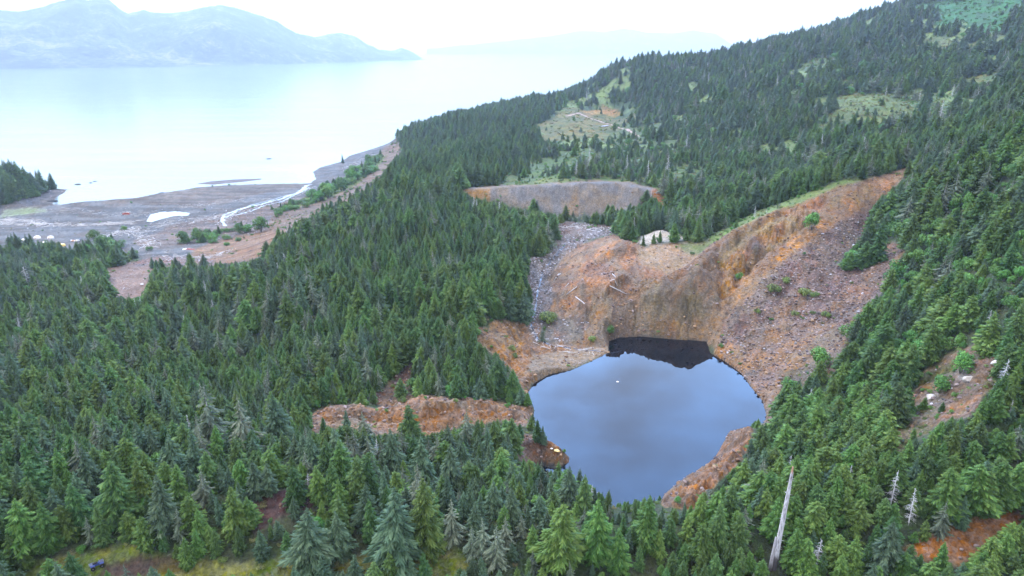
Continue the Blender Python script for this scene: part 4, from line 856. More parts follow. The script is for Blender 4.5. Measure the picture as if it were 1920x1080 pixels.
def kpick(x, y, z):
    u, v, d = project(x, y, z); r_ = random.random()
    c = vnoise(np.array([x/38.0]), np.array([y/38.0]), 201)[0]; c2 = vnoise(np.array([x/15.0]), np.array([y/15.0]), 202)[0]
    if r_ > .99 and y < 620: return DEAD
    if u > 1430 and y < 420:       # bushy bright right slope
        if u > 1430 and v > 330 and v < 760 and r_ < .46+.4*(c2-.5): return random.choice((ALD, ALD, ALD2))
        if r_ < .64: return random.choice((GREEN, BROAD, BROAD))
        if r_ < .89: return random.choice((DARK, BDARK, GREEN))
        if r_ < .97: return BLUE
        return GREY
    if y > 620 and u > 1020:       # scrubby far slope
        if c2 > .66 and r_ < .6: return random.choice((GREY, BLUE, BLUE, ALD))
        if r_ < .10: return GREY
        if r_ < .34: return BLUE
        if r_ < .42: return ALD
        if r_ < .44: return DEAD
        return random.choice((DARK, BDARK, GREEN, GREEN, BROAD))
    if y > 620: return random.choice((GREEN, BDARK, DARK, SLIMD, BLUE, DARK, GREEN))
    if y < 300 and u < 1050:       # blue-green left foreground
        if r_ < .34+.5*(c-.5): return random.choice((BLUE, BLUE, SLIMB, GREY))
        if r_ < .60: return random.choice((DARK, BDARK))
        if r_ < .9: return random.choice((GREEN, BROAD, GREEN))
        return random.choice((SLIMD, GREY, ALD))
    if c > .58 and r_ < .5: return random.choice((BLUE, SLIMB, GREY))
    if u < 500 and r_ < .2: return ALD
    if r_ < .5: return random.choice((DARK, BDARK, SLIMD))
    if r_ < .84: return random.choice((GREEN, BROAD))
    return random.choice((BLUE, SLIMB, SLIMB, GREY))
def hpick(x, y, z, k):
    c = vnoise(np.array([x/26.0]), np.array([y/26.0]), 211)[0]
    base = np.interp(y, [80, 160, 260, 400, 700, 1200, 1800], [9.0, 11.8, 14.2, 17, 18.5, 20, 22])
    u = 960+FPX*x/y
    if u > 1450 and y < 420: base *= 1.05
    # low scrub at clearings
    if 640 < y < 900 and x > 20: base *= .8
    if z < 12 and y > 500: base *= .95
    if z < 30 and y < 700: base *= .95
    dpond = math.hypot(x-30, y-265)
    if y < 215 and 0 < x < 70: base *= .75
    if x < -450 and y > 800: base *= 1.55
    i_, j_ = dens_at(np.array([x]), np.array([y]))
    if tab_t[zone[j_[0], i_[0]]] < .6: base *= .74 if tab_t[zone[j_[0], i_[0]]] > .2 else .42
    h_ = base*(.56+.76*c)*(random.uniform(.85, 1.3) if random.random() < .62 else random.uniform(.42, .85))
    if k in (ALD, ALD2): h_ *= .5
    if k == DEAD: h_ *= .8
    return float(h_)
T += scatter(78, 330, 4.35, kpick, tab_t, hpick)
T += scatter(330, 640, 6.1, kpick, tab_t, hpick)
T += scatter(640, 1100, 7.2, kpick, tab_t, hpick)
T += scatter(1100, 2300, 10.5, kpick, tab_t, hpick)
NTREE = len(T)
def sk(x, y, z):
    i, j = dens_at(np.array([x]), np.array([y])); zn = ZN[int(zone[j[0], i[0]])][0]
    if zn in ('bog', 'orangebog', 'grassbank', 'upmeadow', 'upmeadow2', 'upmeadow3', 'mudbank'): return HEA if random.random() < .7 else SHR
    if zn == 'alpine': return ALD2
    if zn.startswith('scrub'): return random.choice((SHR, HEA, ALD2, SHR))
    return random.choice((SHR, SHR, ALD2, ALD, HEA))
T += scatter(70, 340, 2.6, sk, tab_s, lambda x, y, z, k: random.uniform(.7, 2.6), .55, .2)
T += scatter(340, 900, 4.0, sk, tab_s, lambda x, y, z, k: random.uniform(1.2, 3.2), .5, .2)
T += scatter(900, 1800, 6, sk, tab_s, lambda x, y, z, k: random.uniform(2, 4.5), .4, .2)

# ------------------------------------------------------------------ how much of each plant shows
W2, H2 = 960, 540
order = sorted(range(len(T)), key=lambda q: T[q][1]); cov = np.zeros((H2, W2), bool); score = np.zeros(len(T))
XYZ = np.array([[t_[0], t_[1], t_[2]+t_[3]*.8] for t_ in T])
vis = np.ones(len(T), bool)
for f in np.linspace(.05, .97, 40):
    zl = CAMZ + (XYZ[:, 2]-CAMZ)*f
    vis &= zat(XYZ[:, 0]*f, np.maximum(XYZ[:, 1]*f, 1)) < zl
for q in order:
    x, y, z, h_, wf, k, lab = T[q]
    if not vis[q]: continue
    ub, vb, d = project(x, y, z); ut, vt, d2 = project(x, y, z+h_)
    if ut < -30 or ut > 1950 or vt > 1085 or vb < 0: continue
    hw = max(.6, KINDS[k]['ratio']*wf*h_*FPX/d/2); y0_, y1_ = vt/2, vb/2
    r0, r1 = max(0, int(y0_)), min(H2, int(y1_)+1)
    if r1 <= r0: continue
    rr_ = np.arange(r0, r1)[:, None]; f = np.clip((rr_-y0_)/(y1_-y0_+1e-6), 0, 1); cxx = (ut+(ub-ut)*f)/2
    c0_, c1_ = max(0, int(min(ut, ub)/2-hw)), min(W2, int(max(ut, ub)/2+hw)+1)
    if c1_ <= c0_: continue
    cc = np.arange(c0_, c1_)[None, :]; half = hw*(f if KINDS[k]['ratio'] < .35 else np.clip(f*3, 0, 1))
    mk = (np.abs(cc-cxx) <= half+.3); sub = cov[r0:r1, c0_:c1_]
    score[q] = np.sum(mk & ~sub); sub |= mk

# ------------------------------------------------------------------ individual trees with labels
LM = [('the white snag',1475,960),('the red soil patch',1800,1010),('the white rock outcrop',1755,752),('the pond spit',1030,850),('the orange rubble ridge',760,780),
 ('the purple gravel patch',540,945),('the bottom grass bank',600,1062),('the blue quad bike',180,1068),('the orange bank at the pond',1350,870),('the brown wash',745,715),
 ('the left orange bluff',930,640),('the creek boulders',1010,540),('the tailings dam',1050,372),('the top of the orange chute',1690,322),('the scree',1540,560),
 ('the pink beach flat',240,525),('the yellow tent',116,462),('the three ragged hemlocks',930,1000),('the bottom left corner',10,1070),('the left edge of the photo',5,760),
 ('the pond foot',1170,960),('the grey mound',1240,440),('the bog clearing',1100,230),('the pink bench',470,460),('the bottom right corner',1910,1070),('the right photo edge',1915,560),
 ('the tall grey spruce',400,780),('the lower scree bush',1535,670),('the big pale spruce',748,980),('the big dark spruce',1672,760)]
ORD = ['nearest','second nearest','third nearest','fourth nearest','fifth nearest','sixth nearest','seventh nearest','eighth nearest','ninth nearest','tenth nearest','eleventh nearest','twelfth nearest']
ORD += ['%s nearest' % w for w in 'thirteenth fourteenth fifteenth sixteenth seventeenth eighteenth nineteenth twentieth'.split()]
def is_tree(k): return k <= ALD2 and k != DEAD
is_t = np.array([t_[5] <= ALD2 and t_[5] != DEAD for t_ in T]); is_d = np.array([t_[5] == DEAD for t_ in T]); is_s = ~(is_t | is_d)
handf = np.zeros(len(T), bool); handf[:len(HAND)] = True
sc2 = score + handf*np.where(score > 0, 400, 0)
pick = []
for msk, cap in ((is_t, 298), (is_d, 40), (is_s, 60)):
    ids = [q for q in np.argsort(-np.where(msk, sc2, -1)) if msk[q] and score[q] >= (3 if msk is not is_s else 3)][:cap]
    pick += list(ids)
pick = set(int(q) for q in pick)
labels_seen = set(); cells = {}
for q in sorted(pick, key=lambda q_: q_):
    x, y, z, h_, wf, k, lab = T[q]
    u, v, _ = project(x, y, z+h_*.6)
    best = min(LM, key=lambda l: math.hypot(l[1]-u, (l[2]-v)*1.2)); dx, dy = u-best[1], v-best[2]
    if 'bottom' in best[0] or 'edge' in best[0]:
        side = 'above' if abs(dy) > abs(dx) else ('left of' if dx < 0 else 'right of')
        if 'left' in best[0] and side != 'above': side = 'right of'
        if 'right' in best[0] and side != 'above': side = 'left of'
    else: side = ('left of' if dx < 0 else 'right of') if abs(dx) > abs(dy)*1.2 else ('behind' if dy < 0 else 'in front of')
    cells.setdefault((best[0], side, k), []).append((math.hypot(dx, dy), q))
LAB = {}
for (lm, side, k), lst in cells.items():
    lst.sort()
    for r_, (_, q) in enumerate(lst): LAB[q] = '%s, %s one %s %s' % (KINDS[k]['adj'], ORD[min(r_, len(ORD)-1)], side, lm)
def plant(q):
    x, y, z, h_, wf, k, lab = T[q]; K = KINDS[k]
    e = bpy.data.objects.new(K['name'], None); scene.collection.objects.link(e); e.empty_display_size = .5
    e.location = (x, y, z-.15); rz = random.random()*6.28
    lean = (random.uniform(-.035, .035), random.uniform(-.035, .035)); e.rotation_euler = (lean[0], lean[1], rz)
    e.scale = (h_*wf, h_*wf, h_)
    tag(e, lab or LAB[q], K['cat'], {'tree': 'trees growing round the pit', 'dead tree': 'dead trees among the forest', 'shrub': 'bushes on open ground'}[K['cat']])
    for key, nm in (('mcg', 'crown' if K['cat'] != 'dead tree' else 'branches'), ('mtg', 'trunk')):
        c = bpy.data.objects.new(nm, K[key]); scene.collection.objects.link(c); c.parent = e
for q in sorted(pick): plant(q)

# ------------------------------------------------------------------ the rest of each kind as one object
def stuff(name, pts, protos, label_kind='stuff'):
    "points (x, y, z, sx, sz, rot(3), variant) that carry copies of the prototypes"
    pcol = bpy.data.collections.new(name+'_kinds')
    for k, o in enumerate(protos): pcol.objects.link(o)
    names = sorted(o.name for o in protos); rank = [names.index(o.name) for o in protos]
    me_ = bpy.data.meshes.new(name); me_.vertices.add(len(pts)); P = np.array(pts, np.float32)
    me_.vertices.foreach_set('co', P[:, :3].ravel())
    a = me_.attributes.new('rot', 'FLOAT_VECTOR', 'POINT'); a.data.foreach_set('vector', P[:, 5:8].ravel())
    a = me_.attributes.new('scl', 'FLOAT_VECTOR', 'POINT'); a.data.foreach_set('vector', np.stack([P[:, 3], P[:, 3], P[:, 4]], -1).ravel())
    a = me_.attributes.new('variant', 'INT', 'POINT'); a.data.foreach_set('value', np.array([rank[int(v)] for v in P[:, 8]], np.int32))
    me_.update(); o = bpy.data.objects.new(name, me_); scene.collection.objects.link(o); tag(o, kind='stuff')
    g = bpy.data.node_groups.new(name, 'GeometryNodeTree')
    g.interface.new_socket('Geometry', in_out='INPUT', socket_type='NodeSocketGeometry'); g.interface.new_socket('Geometry', in_out='OUTPUT', socket_type='NodeSocketGeometry')
    gi = N(g, 'NodeGroupInput'); go = N(g, 'NodeGroupOutput'); m2p = N(g, 'GeometryNodeMeshToPoints'); iop = N(g, 'GeometryNodeInstanceOnPoints'); ci = N(g, 'GeometryNodeCollectionInfo')
    ci.inputs['Collection'].default_value = pcol; ci.inputs['Separate Children'].default_value = True; ci.inputs['Reset Children'].default_value = True
    g.links.new(gi.outputs[0], m2p.inputs['Mesh']); g.links.new(m2p.outputs[0], iop.inputs['Points']); g.links.new(ci.outputs[0], iop.inputs['Instance'])
    iop.inputs['Pick Instance'].default_value = True
    def na(nm, ty):
        n_ = N(g, 'GeometryNodeInputNamedAttribute', data_type=ty); n_.inputs['Name'].default_value = nm; return n_.outputs[0]
    g.links.new(na('variant', 'INT'), iop.inputs['Instance Index']); g.links.new(na('rot', 'FLOAT_VECTOR'), iop.inputs['Rotation']); g.links.new(na('scl', 'FLOAT_VECTOR'), iop.inputs['Scale'])
    g.links.new(iop.outputs[0], go.inputs[0]); md = o.modifiers.new('scatter', 'NODES'); md.node_group = g
    return o
def proto_plant(K):
    V_, F_ = merge(K['cg'], K['tg']); me_ = bpy.data.meshes.new(K['name']); me_.from_pydata(V_, [], F_); me_.materials.append(K['cm']); me_.materials.append(K['tm'])
    mi = np.zeros(len(F_), np.int32); mi[len(K['cg'][1]):] = 1; me_.polygons.foreach_set('material_index', mi); me_.update()
    return bpy.data.objects.new(K['name'], me_)
PR = [proto_plant(K) for K in KINDS]
def row(t_): return (t_[0], t_[1], t_[2]-.15, t_[3]*t_[4], t_[3], random.gauss(0, .035), random.gauss(0, .035), random.random()*6.28, t_[5])
stuff('forest', [row(t_) for q, t_ in enumerate(T) if q not in pick and q < NTREE], PR)
stuff('undergrowth', [row(t_) for q, t_ in enumerate(T) if q not in pick and q >= NTREE], [proto_plant(K) for K in KINDS])
print('PLANTS', len(T), 'individual', len(pick), 'by kind', int(is_t.sum()), int(is_d.sum()), int(is_s.sum()))

# ------------------------------------------------------------------ loose rocks and driftwood
def rock_geo(seed, flat=.7):
    rnd = random.Random(seed); V_ = []; F_ = []
    import bmesh
    bm = bmesh.new(); bmesh.ops.create_icosphere(bm, subdivisions=2, radius=.5)
    pl = [(Vector((rnd.gauss(0, 1), rnd.gauss(0, 1), rnd.gauss(0, 1))).normalized(), rnd.uniform(.25, .42)) for _ in range(9)]
    for v in bm.verts:
        for n_, d_ in pl:
            s_ = v.co.dot(n_)
            if s_ > d_: v.co -= n_*(s_-d_)
        v.co.z *= flat
    V_ = [tuple(v.co) for v in bm.verts]; F_ = [tuple(v.index for v in f.verts) for f in bm.faces]; bm.free(); return V_, F_
def rock_mat(name, c1, c2):
    m, t, b = mat(name); oi = N(t, 'ShaderNodeObjectInfo'); r = ramp(t, oi.outputs['Random'], [(0, tuple(x*.5 for x in c1)), (.35, c1), (.7, c2), (1, tuple(min(.7, x*1.35) for x in c2))])
    t.links.new(r.outputs[0], b.inputs['Base Color']); b.inputs['Roughness'].default_value = .9; return m
M_SCREE = rock_mat('scree_rock', (.105,.068,.062), (.19,.14,.125)); M_OCH = rock_mat('ochre_rock', (.14,.072,.038), (.22,.135,.075)); M_GREYR = rock_mat('grey_rock', (.10,.09,.09), (.28,.26,.27))
protos = []
for s_, m_ in ((1, M_SCREE), (2, M_SCREE), (3, M_OCH), (4, M_OCH), (5, M_GREYR), (6, M_GREYR)):
    v, f = rock_geo(s_, random.uniform(.55, .85)); protos.append(mesh_obj('rock', v, f, m_, link=False))
pts = []
ks = {z[0]: i for i, z in enumerate(ZN)}
def rocks(y0, y1, sp_, smin, smax):
    xm = .9*y1; nx = int(2*xm/sp_); ny = int((y1-y0)/sp_)
    gx, gy = np.meshgrid(np.arange(nx), np.arange(ny)); X = -xm+(gx+rng.random(gx.shape))*sp_; Y = y0+(gy+rng.random(gx.shape))*sp_
    m = np.abs(X) < .85*Y; X = X[m]; Y = Y[m]; i, j = dens_at(X, Y); zk = zone[j, i]
    ok = (rng.random(X.shape) < tab_k[zk]*.55) & LAND[j, i] & (~PIN[j, i]); X = X[ok]; Y = Y[ok]; zk = zk[ok]; Zs = zat(X, Y)
    for x, y, z, kk in zip(X, Y, Zs, zk):
        nm = ZN[kk][0]; s_ = smin + (smax-smin)*random.random()**3.5
        if nm in ('creekbed', 'stream_stones', 'darkcreek3', 'darkcreek', 'beach', 'wrack', 'spit', 'darkgrey', 'darkcreek2', 'whiterock', 'whiterock2'): vv = random.choice((4, 5, 4, 5, 0))
        elif nm in ('scree', 'darkscree', 'screelow', 'gullyR', 'bareright', 'brownwash', 'spitpond', 'pitpinkgrey'): vv = random.choice((0, 1, 0, 1, 2, 5 if random.random() < .4 else 1))
        else: vv = random.choice((2, 3, 0))
        pts.append((x, y, z+.05*s_, s_*random.uniform(.8, 1.3), s_, random.uniform(-.4, .4), random.uniform(-.4, .4), random.random()*6.28, vv))
rocks(90, 520, 1.15, .35, 2.0); rocks(520, 1100, 3.2, .7, 2.2)
print('ROCKS', len(pts)); stuff('rock_rubble', pts, protos)
def log_geo(seed, L=1.0, r_=.05):
    rnd = random.Random(seed); v, f = tube_geo([(-.5, 0, r_), (-.2, rnd.uniform(-.02, .02), r_), (.15, rnd.uniform(-.03, .03), r_), (.5, 0, r_)], [r_*1.2, r_, r_*.8, r_*.5], 6)
    b_ = tube_geo([(.0, 0, r_), (.12, .1, r_*1.6)], [r_*.5, r_*.2], 4); return merge((v, f), b_)
lp = []
for s_ in range(3):
    v, f = log_geo(s_, 1, (.03, .045, .02)[s_]); lp.append(mesh_obj('driftwood_log', v, f, M_DWOOD, link=False))
pts = []
def strand(px, n_, spread, L0, L1, along=.7):
    P = hitpoly(px)
    for _ in range(n_):
        k = random.randrange(len(P)-1); f = random.random(); x = P[k][0]*(1-f)+P[k+1][0]*f+random.gauss(0, spread*.4); y = P[k][1]*(1-f)+P[k+1][1]*f+random.gauss(0, spread)
        a = math.atan2(P[k+1][1]-P[k][1], P[k+1][0]-P[k][0]) + (random.gauss(0, .35) if random.random() < along else random.random()*3); s_ = L0+(L1-L0)*random.random()**2
        z = float(zat(x, y))
        if z < .15: continue
        pts.append((x, y, z+.02, s_, s_, 0, random.uniform(-.05, .05), a, random.randrange(3)))
strand([(0,418),(60,421),(120,422),(200,420),(260,416)], 520, 5, 2, 9)
strand([(0,412),(50,414),(90,420)], 260, 5, 2, 9)
strand([(60,398),(150,396),(220,402),(290,398)], 120, 9, 2, 7)
strand([(200,441),(240,432),(262,440),(275,455),(285,465)], 420, 10, 2, 9, .4)
strand([(285,425),(330,418),(390,410),(430,402)], 300, 12, 2, 8)
strand([(420,418),(440,402),(490,388),(560,366),(582,352)], 260, 8, 2, 8)
strand([(300,480),(350,485),(400,480),(430,470)], 150, 8, 2, 8)
strand([(510,372),(430,376),(380,385),(330,388)], 80, 8, 2, 7)
strand([(640,318),(680,298),(720,285)], 90, 8, 2, 8)
strand([(1040,455),(1015,500),(1000,560),(995,600),(1010,640),(1060,655),(1130,660)], 260, 3, 1, 5, .4)
strand([(1055,425),(1100,425),(1150,428)], 100, 5, 1.5, 6, .4)
strand([(205,520),(260,530)], 60, 14, 1.5, 5)
stuff('driftwood', pts, lp)

# ------------------------------------------------------------------ single things
def at(u, v):
    h_ = hit(u, v); return Vector(h_)
def box(cx, cy, cz, sx, sy, sz, rot=0.0, taper=1.0):
    vs = []
    for z_, k in ((-.5, 1), (.5, taper)):
        for x_, y_ in ((-.5,-.5),(.5,-.5),(.5,.5),(-.5,.5)):
            x, y = x_*sx*k, y_*sy*k; vs.append((cx+x*math.cos(rot)-y*math.sin(rot), cy+x*math.sin(rot)+y*math.cos(rot), cz+z_*sz))
    return vs, [(0,3,2,1),(4,5,6,7),(0,1,5,4),(1,2,6,5),(2,3,7,6),(3,0,4,7)]
def part(name, geo_, m, parent, smooth=False): return mesh_obj(name, geo_[0], geo_[1], m, parent, smooth)
def lathe(prof, ns=20, cx=0, cy=0):
    V_ = [(cx+r_*math.cos(k*6.28318/ns), cy+r_*math.sin(k*6.28318/ns), z) for r_, z in prof for k in range(ns)]; F_ = []
    for i in range(len(prof)-1):
        for k in range(ns): F_.append((i*ns+k, i*ns+(k+1) % ns, (i+1)*ns+(k+1) % ns, (i+1)*ns+k))
    return V_, F_
# big white snag
b_ = at(1450, 1066); lo_, hi_ = 2, 60
for _ in range(30):
    m_ = (lo_+hi_)/2
    if project(b_.x+.9, b_.y, b_.z+m_)[1] > 873: lo_ = m_
    else: hi_ = m_
Hs = lo_
def snag_mat(name, base, darkz):
    m, t, b = mat(name); c = N(t, 'ShaderNodeTexCoord'); mp_ = N(t, 'ShaderNodeMapping'); mp_.inputs['Scale'].default_value = (3, 3, .35); t.links.new(c.outputs['Object'], mp_.inputs[0])
    n_ = noise(t, mp_.outputs[0], 1.6, 6, .65); r = ramp(t, n_.outputs['Fac'], [(.30, (.10,.075,.07)), (.46, (.34,.31,.32)), (.62, base)])
    n2_ = noise(t, c.outputs['Object'], .35, 3, .6); sx = N(t, 'ShaderNodeSeparateXYZ'); t.links.new(c.outputs['Object'], sx.inputs[0])
    ad = N(t, 'ShaderNodeMath', operation='MULTIPLY_ADD'); ad.inputs[1].default_value = 4.0; t.links.new(n2_.outputs['Fac'], ad.inputs[0]); t.links.new(sx.outputs['Z'], ad.inputs[2])
    mr_ = N(t, 'ShaderNodeMapRange'); mr_.inputs[1].default_value = darkz; mr_.inputs[2].default_value = darkz+3.0; t.links.new(ad.outputs[0], mr_.inputs[0])
    mx_ = N(t, 'ShaderNodeMix', data_type='RGBA'); mx_.inputs['A'].default_value = (.055,.045,.045,1); t.links.new(mr_.outputs[0], mx_.inputs['Factor']); t.links.new(r.outputs[0], mx_.inputs['B'])
    t.links.new(mx_.outputs['Result'], b.inputs['Base Color']); b.inputs['Roughness'].default_value = .85
    bp_ = N(t, 'ShaderNodeBump'); bp_.inputs['Distance'].default_value = .15; t.links.new(n_.outputs['Fac'], bp_.inputs['Height']); t.links.new(bp_.outputs[0], b.inputs['Normal']); return m
m_snag = snag_mat('weathered_snag', (.66,.64,.66), 5.0); m_tip = simple('rust_wood', (.40,.22,.15), .9, .3, 3)
def snag_geo(H_, r0, r1, lean, seed, nz=26, ns=12):
    rnd = random.Random(seed); V_ = []; F_ = []
    for i in range(nz+1):
        f = i/nz; r_ = r0*(1-f)+r1*f
        for k in range(ns):
            a = k*6.2832/ns; rr2 = r_*(1+.28*(vnoise(np.array([k*1.3+seed]), np.array([f*9.]), seed)[0]-.5)+.12*math.sin(3*a+seed))
            z_ = f*H_ + (rnd.uniform(-.9, .5)*r0 if i == nz else 0)
            V_.append((math.cos(a)*rr2+lean[0]*f, math.sin(a)*rr2+lean[1]*f, z_))
        if i:
            for k in range(ns): F_.append(((i-1)*ns+k, (i-1)*ns+(k+1) % ns, i*ns+(k+1) % ns, i*ns+k))
    F_.append(tuple(range(nz*ns, nz*ns+ns))); return V_, F_
sn = empty('dead_snag', b_-Vector((0, 0, .4))); tag(sn, 'tall thick white broken snag standing above the lower right forest', 'dead tree')
part('trunk', snag_geo(Hs*.955, .80, .34, (.85, 0), 3), m_snag, sn, True)
part('broken_tip', [(x+.85, y, z+Hs*.945) for x, y, z in snag_geo(Hs*.05, .30, .16, (.05, 0), 5, 4, 8)[0]] and ([(x+.83, y, z+Hs*.94) for x, y, z in snag_geo(Hs*.06, .30, .17, (.05, 0), 5, 4, 8)[0]], snag_geo(Hs*.06, .30, .17, (.05, 0), 5, 4, 8)[1]), m_tip, sn)
sg = []
for k in range(34):
    f = random.uniform(.18, .95); a = random.random()*6.28; L_ = random.uniform(.4, 1.1); r_ = .8*(1-f)+.34*f
    p0 = Vector((math.cos(a)*r_*.8+.85*f, math.sin(a)*r_*.8, f*Hs*.955)); sg.append(tube_geo([p0, p0+Vector((math.cos(a)*L_, math.sin(a)*L_, -random.uniform(-.1, .3)*L_))], [.06, .02], 4))
g_ = merge(*sg); o_ = part('branch_stubs', g_, m_snag, sn)
st_ = at(1443, 1068); s2 = empty('dead_snag', st_-Vector((0, 0, .4))); tag(s2, 'short dark broken stub leaning against the foot of the tall white snag', 'dead tree')
hs2 = Hs*.34; part('trunk', snag_geo(hs2, .52, .26, (.35, 0), 9, 14, 10), snag_mat('dark_snag', (.42,.40,.42), 2.6), s2, True)

# blue quad bike on the dirt trail
qb = at(183, 1064); gz = 1.7
e = empty('quad_bike', (qb.x, qb.y, qb.z+.05), R(38)); e.scale = (gz, gz, gz); tag(e, 'dark blue quad bike on the dirt trail at the bottom left', 'quad bike')
m_blue = simple('blue_plastic', (.035,.06,.22), .35, .2, 2); m_blk = simple('black_rubber', (.02,.02,.022), .8, .3, 6); m_steel = simple('grey_steel', (.25,.27,.30), .45, .2, 3, .6)
part('body', merge(box(.0, 0, .62, 1.3, .42, .34, 0, .8), box(.42, 0, .78, .5, .5, .2, 0, .8)), m_blue, e)
for sx in (-.62, .62): part('fender', merge(box(sx, 0, .78, .62, 1.1, .07, 0, .86), box(sx*1.25, 0, .70, .2, 1.0, .12)), m_blue, e)
part('seat', box(-.22, 0, .92, .72, .34, .16, 0, .85), m_blk, e)
for sx in (-.8, .72): part('cargo_rack', merge(*[box(sx, y_, .92, .5, .03, .03) for y_ in (-.3, -.15, 0, .15, .3)], box(sx-.22, 0, .92, .03, .7, .03), box(sx+.22, 0, .92, .03, .7, .03)), m_steel, e)
part('handlebar', merge(tube_geo([(.35, -.4, 1.08), (.42, 0, 1.1), (.35, .4, 1.08)], [.025]*3, 6), tube_geo([(.45, 0, .8), (.42, 0, 1.1)], [.03, .03], 6)), m_steel, e)
for sx in (-.62, .62):
    for sy in (-.48, .48):
        V_, F_ = lathe([(.12, -.12), (.28, -.13), (.32, -.07), (.32, .07), (.28, .13), (.12, .13)], 16)
        w_ = empty('wheel', (sx, sy, .32)); w_.parent = e
        part('tyre', ([(x, z, y) for x, y, z in V_], [f[::-1] for f in F_]), m_blk, w_)
        V_, F_ = lathe([(.0, -.05), (.13, -.09), (.13, .09), (0, .05)], 12); part('rim', ([(x, z, y) for x, y, z in V_], [f[::-1] for f in F_]), m_steel, w_)
part('headlight', box(.72, 0, .72, .06, .26, .1), m_steel, e)

# round camp tents
m_wt = simple('white_canvas', (.78,.74,.70), .7, .06, 1); m_pk = simple('pink_canvas', (.60,.42,.36), .7, .1, 1); m_yw = simple('yellow_canvas', (.80,.52,.12), .6, .08, 1)
def tent(u, v, r_, mt, lab):
    p = at(u, v); e_ = empty('round_tent', p-Vector((0, 0, .15))); tag(e_, lab, 'tent', 'round tents of the beach camp')
    pr = [(r_, 0), (r_*.98, r_*.32)] + [(r_*.98*math.cos(a), r_*.32+r_*.62*math.sin(a)) for a in np.linspace(.15, 1.35, 6)]
    part('canvas', lathe(pr, 22), mt, e_, True)
    part('roof_cap', lathe([(r_*.24, pr[-1][1]-.02*r_), (r_*.26, pr[-1][1]+.06), (0.01, pr[-1][1]+.12*r_)], 16), m_pk if mt is m_wt else m_wt, e_)
    fl = box(0, -r_*.985, r_*.3, r_*.42, .12, r_*.58); part('door', fl, m_pk, e_)
tent(70, 447, 3.4, m_wt, 'white round tent second from the left behind the forest edge'); tent(95, 447, 3.2, m_wt, 'white round tent with pinkish cap standing clear on the grey beach')
tent(84, 456, 2.4, m_wt, 'small white tent between the two larger white round tents'); tent(45, 451, 2.4, m_wt, 'leftmost white tent half hidden by spruces'); tent(117, 461, 3.0, m_yw, 'yellow dome tent at the forest edge on the beach')
# camp gear
p = at(140, 452); e = empty('gear_pile', p); tag(e, 'pile of white and orange camp gear on the grey beach', 'gear pile')
m_or = simple('orange_tarp', (.55,.25,.12), .7, .2, 1); m_gy = simple('grey_tarp', (.12,.14,.2), .7, .2, 1)
part('orange_tarp', box(-1.2, 0, .5, 4.2, 2, 1.0, .1, .7), m_or, e)
for x_, y_, s_ in ((-3.6, .3, 1.5), (2.2, .4, 1.7), (3.4, 1.8, 1.2), (.8, -1.2, 1.1)): part('white_box', box(x_, y_, s_*.35, s_*1.3, s_, s_*.75, x_, .9), m_wt, e)
part('dark_barrel', lathe([(.6, 0), (.65, .5), (.6, 1.4), (0, 1.42)], 12, 3.2, 4), m_gy, e)
# red wreck
p = at(237, 402); e = empty('rusty_wreck', p, R(8)); tag(e, 'rust red wrecked machine lying on the grey beach', 'wreck')
m_rust = simple('rust', (.30,.07,.05), .8, .35, .8)
part('hull', merge(box(0, 0, .6, 9, 2.6, 1.1, 0, .85), box(-3.6, .2, 1.0, 2.4, 2.4, 1.2, .2, .7)), m_rust, e)
part('cabin', box(1.4, .2, 1.9, 3.2, 2.0, 1.6, 0, .75), m_rust, e); part('boiler', merge(tube_geo([(-2.6, 0, 1.5), (.2, 0, 1.6)], [.7, .75], 12)), m_rust, e)
part('roof_sheet', box(1.5, .2, 2.8, 3.0, 1.9, .12), m_wt, e)
# scrap on the bench
p = at(355, 468); e = empty('scrap_heap', p); tag(e, 'red and white scrap metal heap at the edge of the pink bench', 'scrap heap')
part('red_sheets', merge(*[box(random.uniform(-5, 5), random.uniform(-2, 2), random.uniform(.3, .9), random.uniform(1, 3), random.uniform(.8, 2), .25, random.random()*3) for _ in range(12)]), m_rust, e)
part('white_sheets', merge(*[box(-5+random.uniform(-2, 2), random.uniform(-2, 2), random.uniform(.3, .9), random.uniform(1, 2.4), random.uniform(.8, 1.6), .25, random.random()*3) for _ in range(8)]), m_wt, e)
p = at(266, 534); tag(mesh_obj('white_boulder', *( [ [(x*3.2+p.x, y*2.2+p.y, z*2+p.z+.5) for x, y, z in rock_geo(40)[0]], rock_geo(40)[1] ] ), simple('white_stone', (.6,.58,.58), .8)), 'white boulder lying on the pink gravel flat', 'boulder')
# collapsed plank building in the bog
p0 = at(1101, 243); p1 = at(1140, 236); L_ = (p1-p0).length; a = math.atan2(p1.y-p0.y, p1.x-p0.x); c_ = (p0+p1)/2
e = empty('plank_ruin', (c_.x, c_.y, c_.z), a); tag(e, 'long grey weathered plank ruin lying across the orange bog clearing', 'ruin'); m_pl = simple('grey_planks', (.27,.26,.31), .85, .3, .5)
part('deck', merge(*[box(-L_/2+(i+.5)*L_/14, random.uniform(-.3, .3), .5+random.uniform(-.1, .15), L_/14*.96, 6.5+random.uniform(-1, 1), .22, random.uniform(-.03, .03)) for i in range(14)]), m_pl, e)
part('beam', merge(*[box(0, y_, .25, L_, .35, .4) for y_ in (-2.4, 0, 2.4)]), m_pl, e)
part('fallen_wall', merge(*[box(-L_*.3+i*1.9, 3.2, 1.0, 1.7, .2, 1.6+random.uniform(-.4, .5), random.uniform(-.1, .1)) for i in range(int(L_*.5/1.9))]), m_pl, e)
